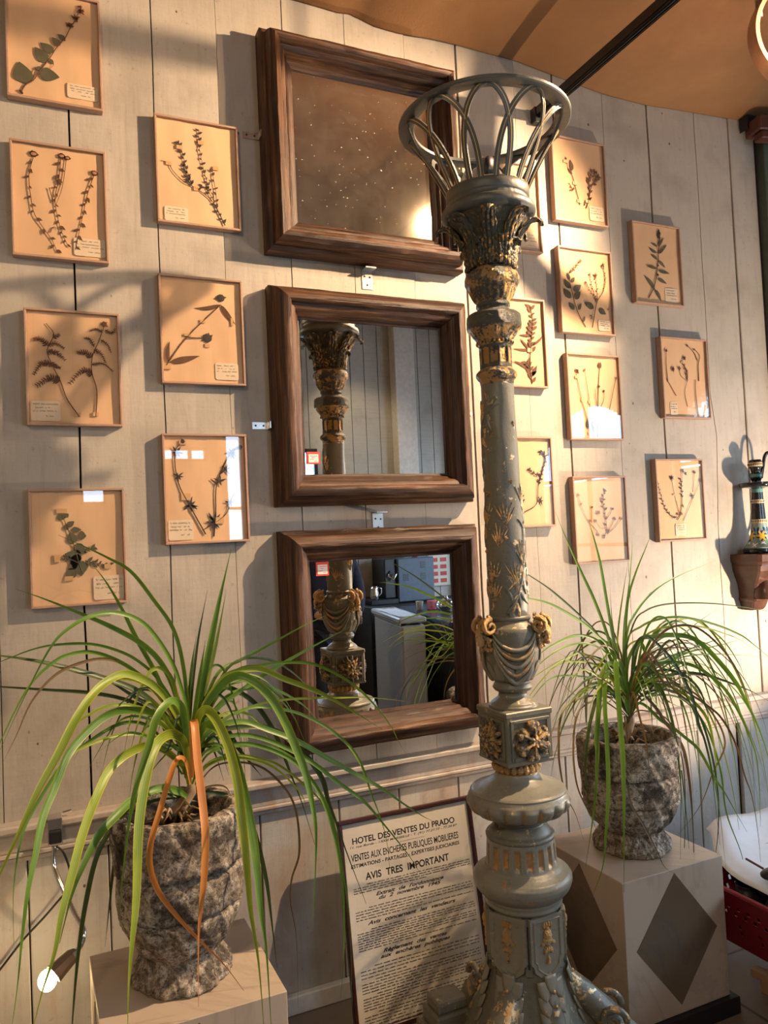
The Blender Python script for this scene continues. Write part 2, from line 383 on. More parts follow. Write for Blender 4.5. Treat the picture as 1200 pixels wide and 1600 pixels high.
def m_mirror(name, rough, dust, tint=(.86, .86, .84)):
    m, t, b = nt(name); b.inputs['Metallic'].default_value = 1; b.inputs['Base Color'].default_value = (*tint, 1)
    v = coords(t, (40, 40, 4)); sc = ramp(t, noise(t, v, 1.0, 6, .7, 1.0), [(.55, BW(rough)), (.75, BW(rough+dust*.4))])
    t.links.new(sc, b.inputs['Roughness'])
    if dust:
        d = N(t, 'ShaderNodeBsdfDiffuse'); d.inputs[0].default_value = (.55, .48, .38, 1)
        ms = N(t, 'ShaderNodeMixShader'); k = ramp(t, noise(t, coords(t, (1, 1, 1)), 9, 8, .75), [(.42, BW(dust*.25)), (.75, BW(dust))])
        mp2 = N(t, 'ShaderNodeMapping'); mp2.inputs['Rotation'].default_value = (0, .9, 0); mp2.inputs['Scale'].default_value = (14, 1, 220); tcc = N(t, 'ShaderNodeTexCoord'); t.links.new(tcc.outputs['Object'], mp2.inputs[0]); scr = ramp(t, noise(t, mp2.outputs[0], 1.0, 5, .8), [(.66, BW(0)), (.74, BW(.30))]); spx = ramp(t, noise(t, coords(t), 95, 2, .5), [(.70, BW(0)), (.76, BW(.7))]); k = math_(t, 'ADD', math_(t, 'ADD', k, scr), spx, True)
        t.links.new(k, ms.inputs[0]); t.links.new(b.outputs[0], ms.inputs[1]); t.links.new(d.outputs[0], ms.inputs[2])
        t.links.new(ms.outputs[0], t.nodes['Material Output'].inputs[0])
    return m
M_MIRROR = m_mirror('mirror_silver', .0, 0); M_MIRROR1 = m_mirror('dusty_mirror_silver', .08, .07, (.62, .53, .42))
M_STEEL = m_plain('bright_steel', (.62, .61, .58), .28, 1, var=.15); M_CHROME = m_plain('chrome', (.75, .75, .75), .12, 1, var=.05)
M_CERBLACK = m_plain('black_glaze', (.012, .014, .016), .12, var=.2); M_TEAL = m_plain('teal_glaze', (.10, .26, .22), .15)
M_CREAMG = m_plain('cream_glaze', (.55, .42, .24), .2); M_GREYG = m_plain('grey_green_glaze', (.20, .26, .22), .2, var=.3); M_YELG = m_plain('yellow_glaze', (.65, .38, .05), .2)
M_BLUEG = m_plain('dark_blue_glaze', (.015, .03, .10), .2); M_WHITEG = m_plain('white_glaze', (.7, .72, .7), .2)
M_CLOTHW = m_plain('white_paper_sheet', (.74, .78, .84), .7, var=.05, scale=12, bmp=.3)
M_RED = m_plain('dark_red_plastic', (.24, .008, .02), .35); M_DARKJUNK = m_plain('dark_stoneware', (.02, .018, .016), .4, var=.5)
M_PALEWOOD = m_plain('pale_wood', (.45, .27, .15), .6)
M_PRED = m_plain('price_tag_red', (.65, .05, .04), .6); M_PWHITE = m_plain('price_tag_white', (.75, .68, .62), .7)
M_PFRAME = m_plain('dark_mahogany_frame', (.035, .008, .007), .3)
M_RUBBER = m_plain('black_cord', (.01, .01, .01), .5)

# ================================================================== STRUCTURE
def struct(mb, name, mats, smooth=False, recalc=True):
    return tag(mb.build(name, mats, smooth=smooth, recalc=recalc), kind='structure')
# main wall: upright boards above the chair rail, each with its own slight offset
SEAMS = [-1.15, -.85, -.58, -.33, -.10, .145, .413, .633, .875, 1.12, 1.369, 1.602, 1.874, 2.07, 2.338, 2.590, 2.879, 3.095]
GAPW = {.145: .006, .413: .004, 1.602: .008, 1.369: .003, 2.070: .008, 2.338: .003, 2.590: .008, 2.879: .006}
wl = MB(); wl.cm = 0
rnd = random.Random(3)
for i in range(len(SEAMS)-1):
    a, b = SEAMS[i], SEAMS[i+1]; ga = GAPW.get(a, .0025)/2; gb = GAPW.get(b, .0025)/2; off = rnd.uniform(-.002, .002)
    # board edges wander a little, so the seams are hand-made rather than ruled
    NZ = 14; L, Rr = [], []
    ja = random.Random(int(a*1000)); jb = random.Random(int(b*1000))
    wa = [ja.uniform(-1, 1) for _ in range(NZ+1)]; wb = [jb.uniform(-1, 1) for _ in range(NZ+1)]
    secs = []
    for k in range(NZ+1):
        z = .775+(3.64-.775)*k/NZ; xa = a+ga+wa[k]*.0022; xb = b-gb+wb[k]*.0022
        if abs(b-2.879) < .01 and 5 <= k <= 6: xb += .012*(k-4)
        if abs(a-2.879) < .01 and 5 <= k <= 6: xa += .012*(k-4)
        secs.append([Vector((xa, .03, z)), Vector((xa, off, z)), Vector((xb, off, z)), Vector((xb, .03, z))])
    wl.loft(secs)
wl.cm = 1; wl.box((-1.2, .031, 0), (3.6, .06, 3.64)); wl.cm = 0
wl.box((3.098, -.006, .775), (3.262, .03, 3.64), .003)      # last proud board before the opening
struct(wl, 'wall_back', [M_WALL, M_GAP])
# lower panelled part
lo = MB(); ls = [-1.2, -.48, -.26, -.041, .19, .43, .677, .964, 1.2, 1.45, 1.70, 1.95, 2.2, 2.44, 2.672, 2.912]
for a, b in zip(ls[:-1], ls[1:]): lo.box((a+.002, -.004, .06), (b-.002, .03, .70), .003)
lo.box((2.985, -.016, .0), (3.05, .03, .775), .004); lo.box((3.054, -.004, .0), (3.6, .03, .775), .003)
struct(lo, 'wall_back', [M_WALLLOW])
tr = MB()
tr.box((-1.2, -.050, .776), (3.6, .012, .800), .006); tr.box((-1.2, -.022, .712), (3.6, .0, .776), .003)
tr.box((-1.2, -.030, .700), (3.6, .0, .713), .005); tr.box((-1.2, -.022, .684), (3.6, .0, .700), .004)
tr.box((2.915, -.020, .06), (2.985, .0, .70), .005)
struct(tr, 'trim_1', [M_TRIM])
bb = MB(); bb.box((-1.2, -.03, 0), (3.6, 0, .062), .004); struct(bb, 'baseboard_back', [M_WHITEPAINT])

# floor of worn stone slabs
m, t, b = nt('worn_stone_floor'); v = coords(t)
br = N(t, 'ShaderNodeTexBrick'); br.inputs['Scale'].default_value = 1; br.inputs['Brick Width'].default_value = .6; br.inputs['Row Height'].default_value = .45; br.inputs['Mortar Size'].default_value = .006
br.inputs['Color1'].default_value = (.25, .20, .16, 1); br.inputs['Color2'].default_value = (.30, .26, .23, 1); br.inputs['Mortar'].default_value = (.05, .03, .02, 1); t.links.new(v, br.inputs['Vector'])
c = mix(t, noise(t, v, 5, 6, .7), br.outputs[0], (.16, .12, .09), 'MIX'); t.links.new(c, b.inputs['Base Color']); b.inputs['Roughness'].default_value = .55
fl = MB(); fl.box((-3.2, -4.45, -.05), (4.7, .06, 0)); struct(fl, 'floor', [m])

# ceiling: sagging canvas whose edge meets the wall in a wave
m, t, b = nt('tan_canvas'); v = coords(t); n1 = noise(t, v, 2.2, 4, .6, .5); n2 = noise(t, coords(t, (1, 1, 1)), 160, 3, .7); n3 = noise(t, v, 14, 5, .7)
c = ramp(t, n1, [(.3, (.24, .118, .045)), (.7, (.32, .165, .068))]); c = mix(t, ramp(t, n3, [(.35, BW(.35)), (.6, BW(0))]), c, (.25, .12, .05))
t.links.new(c, b.inputs['Base Color']); b.inputs['Roughness'].default_value = .62; b.inputs['Specular IOR Level'].default_value = .3; bump(t, b, math_(t, 'ADD', n2, n3), .25, .003)
EDGE = [(-3.2, 3.60), (.5, 3.60), (.88, 3.571), (1.0, 3.572), (1.117, 3.576), (1.16, 3.590), (1.22, 3.566), (1.37, 3.552), (1.57, 3.556), (1.75, 3.560), (1.875, 3.562), (2.083, 3.535), (2.338, 3.506), (2.59, 3.503), (2.9, 3.525), (3.18, 3.539), (4.7, 3.56)]
def edgez(x):
    for (a, za), (b_, zb) in zip(EDGE[:-1], EDGE[1:]):
        if a <= x <= b_: return za+(zb-za)*(x-a)/(b_-a)
    return 3.56
ce = MB(); NX, NY = 160, 60; rows = []
for j in range(NY+1):
    y = -.004-(j/NY)**1.6*4.42; row = []
    for i in range(NX+1):
        x = -3.2+7.9*i/NX; k = exp(y*2.2)
        z = edgez(x)*k + (3.60+.045*sin(1.6*x+.5))*(1-k) - .03*y + .012*sin(4*x+2.2*y)*(1-k) + .010*sin(9*x-1.4*y)*k*exp(-((x-1.25)/.5)**2)
        row.append(Vector((x, y, z)))
    rows.append(row)
ce.grid(rows); co = struct(ce, 'ceiling', [m], smooth=True); md = co.modifiers.new('thick', 'SOLIDIFY'); md.thickness = .006; md.offset = 1
rf = MB(); rf.box((-3.2, -4.45, 3.95), (4.7, .06, 4.0)); struct(rf, 'ceiling', [M_GAP])
up = MB(); up.box((-3.2, 0.03, 3.64), (4.7, .06, 3.95)); up.box((3.6, .0, 0), (4.7, .06, 3.64)); up.box((-3.2, .0, 0), (-1.2, .06, 3.64))
struct(up, 'wall_back', [M_WALL])

# left wall, rear wall with windows, right wall with arched openings
lf = MB(); lf.box((-3.25, -4.45, 0), (-3.2, .06, 3.95)); struct(lf, 'wall_left', [M_BACKW])
OPEN = [(1.62, 1.75, 1.25, 2.62), (2.02, 2.45, 1.30, 2.42)] + [(x, x+.115, 2.385, 2.465) for x in (1.03, 1.17, 1.31)] + [(.40, .56, 2.02, 2.22)]
rw = MB(); xs = [-3.2]
while xs[-1] < 4.7: xs.append(xs[-1]+.148)
xs[-1] = 4.7
def cuts(a, b_):
    e = {a, b_}
    for o in OPEN:
        for q in o[:2]:
            if a < q < b_: e.add(q)
    return sorted(e)
for a, b_ in zip(xs[:-1], xs[1:]):
    cc = cuts(a, b_)
    for i_, (p, q) in enumerate(zip(cc[:-1], cc[1:])):
        pa = p+(.0035 if i_ == 0 else 0); qa = q-(.0035 if i_ == len(cc)-2 else 0); mid = (p+q)/2
        segs = [(0, 3.95)]
        for o in OPEN:
            if o[0] < mid < o[1]:
                ns = []
                for s0, s1 in segs:
                    if o[2] > s0: ns.append((s0, min(o[2], s1)))
                    if o[3] < s1: ns.append((max(o[3], s0), s1))
                segs = [x_ for x_ in ns if x_[1] > x_[0]+.001]
        for s0, s1 in segs: rw.box((pa, -4.42, s0), (qa, -4.45, s1))
struct(rw, 'wall_rear', [M_BACKW])
rb = MB()
for x0, x1 in ((-3.2, .38), (.58, 1.01), (1.46, 1.60), (1.77, 2.0), (2.47, 4.7)): rb.box((x0, -4.46, 0), (x1, -4.455, 3.95))
for x0, x1, za, zb_ in ((.38, .58, 0, 2.02), (.38, .58, 2.22, 3.95), (1.01, 1.46, 0, 2.385), (1.01, 1.46, 2.465, 3.95), (1.145, 1.17, 2.3, 2.5), (1.285, 1.31, 2.3, 2.5), (1.425, 1.46, 2.3, 2.5), (1.60, 1.77, 0, 1.25), (1.60, 1.77, 2.62, 3.95), (2.0, 2.47, 0, 1.30), (2.0, 2.47, 2.42, 3.95)): rb.box((x0, -4.46, za), (x1, -4.455, zb_))
struct(rb, 'wall_rear', [M_GAP])
for i_, o in enumerate(OPEN):
    f = MB(); fw = .02 if o[1]-o[0] < .2 else .035
    x0, x1, z0, z1 = o
    f.box((x0-fw, -4.415, z0-fw), (x0, -4.39, z1+fw)); f.box((x1, -4.415, z0-fw), (x1+fw, -4.39, z1+fw)); f.box((x0, -4.415, z1), (x1, -4.39, z1+fw)); f.box((x0, -4.415, z0-fw), (x1, -4.39, z0))
    if z1-z0 > .8:
        f.box((x0, -4.44, (z0+z1)/2-.012), (x1, -4.42, (z0+z1)/2+.012))
    struct(f, 'window_%d' % (i_+2), [M_IRON])
po = MB(); po.box((3.29, -4.41, 0), (3.50, -4.28, 3.75), .004); po.box((3.505, -4.41, 0), (3.545, -4.36, 3.75), .003); struct(po, 'trim_5', [M_WHITEPAINT])
dr = MB(); dr.box((3.90, -4.41, 0), (4.0, -4.33, 3.75), .004); struct(dr, 'trim_6', [M_IRON])

rt = MB(); yy = -4.45; ARCH = [(-4.0, -2.45), (-2.15, -.28)]; Z0, ZS, RZ = .75, 2.08, .66
step = .05
def skyz(y):
    for a, b_ in ARCH:
        if a < y < b_:
            c_ = (a+b_)/2; hw = (b_-a)/2; return ZS + RZ*sqrt(max(0, 1-((y-c_)/hw)**2))
    return None
while yy < .06-1e-6:
    y2 = min(yy+step, .06); z = skyz((yy+y2)/2)
    if z is None: rt.box((4.70, yy, 0), (4.80, y2, 3.95))
    else: rt.box((4.70, yy, 0), (4.80, y2, Z0)); rt.box((4.70, yy, z), (4.80, y2, 3.95))
    yy = y2
struct(rt, 'wall_right', [M_WHITEPAINT])
wn = MB()
for a, b_ in ARCH:
    c_ = (a+b_)/2
    for y in (a+.02, c_, b_-.02): wn.box((4.73, y-.018, Z0), (4.76, y+.018, (skyz(y) or ZS)))
    for z in (Z0+.02, 1.45, ZS): wn.box((4.73, a, z-.015), (4.76, b_, z+.015))
struct(wn, 'window_1', [M_IRON])
# door frame edge and red-brown beam at the right end of the board wall
jb = MB(); jb.box((3.275, -.05, 0.81), (3.33, .0, 3.50), .004)
m_dkgreen = m_plain('dark_green_paint', (.07, .085, .06), .5); struct(jb, 'trim_2', [m_dkgreen])
bm_ = MB(); p0 = Vector((3.185, -.005, 3.49))
bm_.obox(Vector((3.42, -.14, 3.47)), Vector((.97, -.24, 0)).normalized(), Vector((.24, .97, 0)).normalized(), Vector((0, 0, 1)), .26, .055, .035, .006)
bm_.obox(Vector((3.42, -.16, 3.415)), Vector((.97, -.24, 0)).normalized(), Vector((.24, .97, 0)).normalized(), Vector((0, 0, 1)), .25, .03, .018, .004)
struct(bm_, 'trim_3', [M_REDWOOD])
bk = MB(); bk.prism([(0, 0), (.15, 0), (.15, -.085), (.125, -.082), (.10, -.062), (.03, -.05), (0, -.075)], (3.165, -.012, 3.545), (1, 0, 0), (0, 0, 1), (0, -1, 0), .045)
struct(bk, 'trim_4', [M_BLACK])

# ================================================================== MIRRORS
PROF = [(0, 0), (0, .040), (.004, .050), (.012, .055), (.014, .074), (.022, .088), (.036, .098), (.050, .104), (.058, .103), (.064, .096), (.068, .082), (.078, .078), (.086, .070), (.090, .056), (.098, .050), (.104, .032), (.118, .028), (.118, .004)]
def mirror(x0, x1, z0, z1, glassmat, label, tilt=0, tagpx=None, seed=1, steps=None):
    rnd = random.Random(seed)
    root = thing('wooden_framed_mirror', ((x0+x1)/2, 0, z0), label, 'mirror', 'wooden framed mirrors in a column')
    sides = [('h', z0, 1), ('h', z1, -1), ('v', x0, 1), ('v', x1, -1)]
    hs = MB(); W_ = x1-x0; H_ = z1-z0
    prof = PROF if steps is None else steps
    for kind, base, sg in sides:
        hs.cm = 0 if kind == 'h' else 1
        n = 26; L = W_ if kind == 'h' else H_; secs = []
        ph = [rnd.uniform(0, 6.28) for _ in range(6)]
        for i in range(n+1):
            t = i/n; sec = []
            for j, (u, d) in enumerate(prof):
                s_ = u + t*(L-2*u)      # mitred ends
                wob = .0008*sin(s_*23+ph[0]+j)+.0005*sin(s_*61+ph[1]+j*2.1)
                if 0 < j < len(prof)-2 and 0 < i < n: uu = u+wob; dd = d+.0007*sin(s_*37+ph[2]+j*1.3)+.0005*sin(s_*90+ph[3])
                else: uu, dd = u, d
                if kind == 'h': sec.append(Vector((x0+s_, -dd-.002, base+sg*uu)))
                else: sec.append(Vector((base+sg*uu, -dd-.002, z0+s_)))
            secs.append(sec)
        hs.loft(secs, cap=False, closed=False)
    fr = hs.build('frame', [M_WOODX, M_WOODZ], root, smooth=True, auto=38)
    g = MB(); zc = (z0+z1)/2; a = .112
    dz = (z1-z0)/2-a; ty = tan_(tilt)*dz
    g.loft([[Vector((x0+a, -.03-.003, z0+a)) + Vector((0, ty, 0)), Vector((x1-a, -.033, z0+a)) + Vector((0, ty, 0)), Vector((x1-a, -.028, z0+a)) + Vector((0, ty, 0)), Vector((x0+a, -.028, z0+a)) + Vector((0, ty, 0))],
            [Vector((x0+a, -.033, z1-a)) - Vector((0, ty, 0)), Vector((x1-a, -.033, z1-a)) - Vector((0, ty, 0)), Vector((x1-a, -.028, z1-a)) - Vector((0, ty, 0)), Vector((x0+a, -.028, z1-a)) - Vector((0, ty, 0))]])
    gl = g.build('mirror_glass', [glassmat], root)
    if tagpx:
        px0, py0, px1, py1 = tagpx; A = at(px0, py0, .036+abs(ty)); B = at(px1, py1, .036+abs(ty))
        pt = MB(); pt.cm = 0; yq = -.0365-abs(ty)
        pt.box((A.x, yq, B.z), (B.x, yq-.001, A.z))
        pt.cm = 1; wq, hq = B.x-A.x, A.z-B.z
        pt.box((A.x+wq*.12, yq-.0012, B.z+hq*.12), (B.x-wq*.12, yq-.002, A.z-hq*.2))
        pt.cm = 2
        for k, (l, r_) in enumerate(((.25, .8), (.35, .6), (.22, .5), (.55, .78))):
            z = A.z-hq*(.32+.14*k); pt.box((A.x+wq*l, yq-.0022, z), (A.x+wq*r_, yq-.0026, z-hq*.035))
        tag(pt.build('price_tag', [M_PRED, M_PWHITE, M_PRED], root), 'small white price tag with a red border')
    return root
def tan_(x): return math.tan(x)
P1 = [(0, 0), (0, .050), (.006, .058), (.018, .060), (.020, .080), (.026, .100), (.040, .110), (.054, .108), (.060, .100), (.062, .085), (.076, .082), (.082, .074), (.084, .060), (.094, .060), (.098, .046), (.108, .044), (.118, .036), (.118, .004)]
mirror(.774, 1.556, 2.618, 3.412, M_MIRROR1, 'brown old wood framed mirror, topmost of the column, reflecting the tan ceiling', 0, None, 4, P1)
mirror(.772, 1.554, 1.725, 2.500, M_MIRROR, 'brown wood framed mirror, middle one of three, reflecting the lamp capital', radians(.15), (479, 706, 500, 725), 5)
mirror(.776, 1.556, .865, 1.640, M_MIRROR, 'brown old wood framed mirror, lowest of the column, reflecting a white fridge', radians(.65), (493, 878.5, 514, 899), 6)

# steel angle brackets and a steel screw knob on the boards
def bracket(loc, horiz, label, up=True):
    r = thing('angle_bracket', loc, label, 'bracket', 'steel angle brackets around the mirrors'); x, y, z = loc
    p = MB()
    if horiz: p.box((x-.032, -.004, z-.012), (x+.024, -.0005, z+.012)); p.box((x+.022, -.036, z-.012), (x+.026, -.0005, z+.012))
    else: p.box((x-.021, -.004, z-.042), (x+.021, -.0005, z+.03)); p.box((x-.021, -.046, z+.026), (x+.021, -.0005, z+.03))
    p.build('plate', [M_STEEL], r)
    for dx, dz in (((-.02, 0), (.008, 0)) if horiz else ((-.010, .006), (.011, .004), (0, -.026))):
        s = MB(); s.ell((x+dx, -.0045, z+dz), .0038, .0022, .0038, 10, 6); s.build('screw', [M_COPPERWOOD], r)
bracket((1.167, -.002, 2.574), False, 'steel angle bracket under the topmost mirror')
bracket((1.166, -.002, 1.668), False, 'steel angle bracket above the lowest mirror')
bracket((.748, -.002, 3.044), True, 'steel angle bracket at the left edge of the topmost mirror')
bracket((.738, -.002, 2.012), True, 'steel angle bracket at the left edge of the middle mirror')
kn = MB(); kx = at(738, 648, .03); kn.tube([(1.566, -.001, kx.z), (1.566, -.03, kx.z)], .003, 8); kn.ell((1.566, -.034, kx.z), .008, .006, .009, 12, 8)
tag(kn.build('screw_knob', [M_WHITEPAINT], smooth=True, origin=(1.566, -.001, kx.z)), 'white screw knob on the boards at the right edge of the middle mirror', 'knob')

# ================================================================== HERBARIUM FRAMES
FW, FH = .281, .366
c_L = (0, 0, 6.316); c_1 = (0, 0, 3); c_2 = (0, 400, 2.857); c_9 = (700, 460, 4.705); c_R1 = (820, 200, 7.5); c_R2 = (850, 370, 5.217); c_8 = (780, 320, 2.76); c_3 = (870, 510, 4.8); c_4 = (870, 700, 4.8)
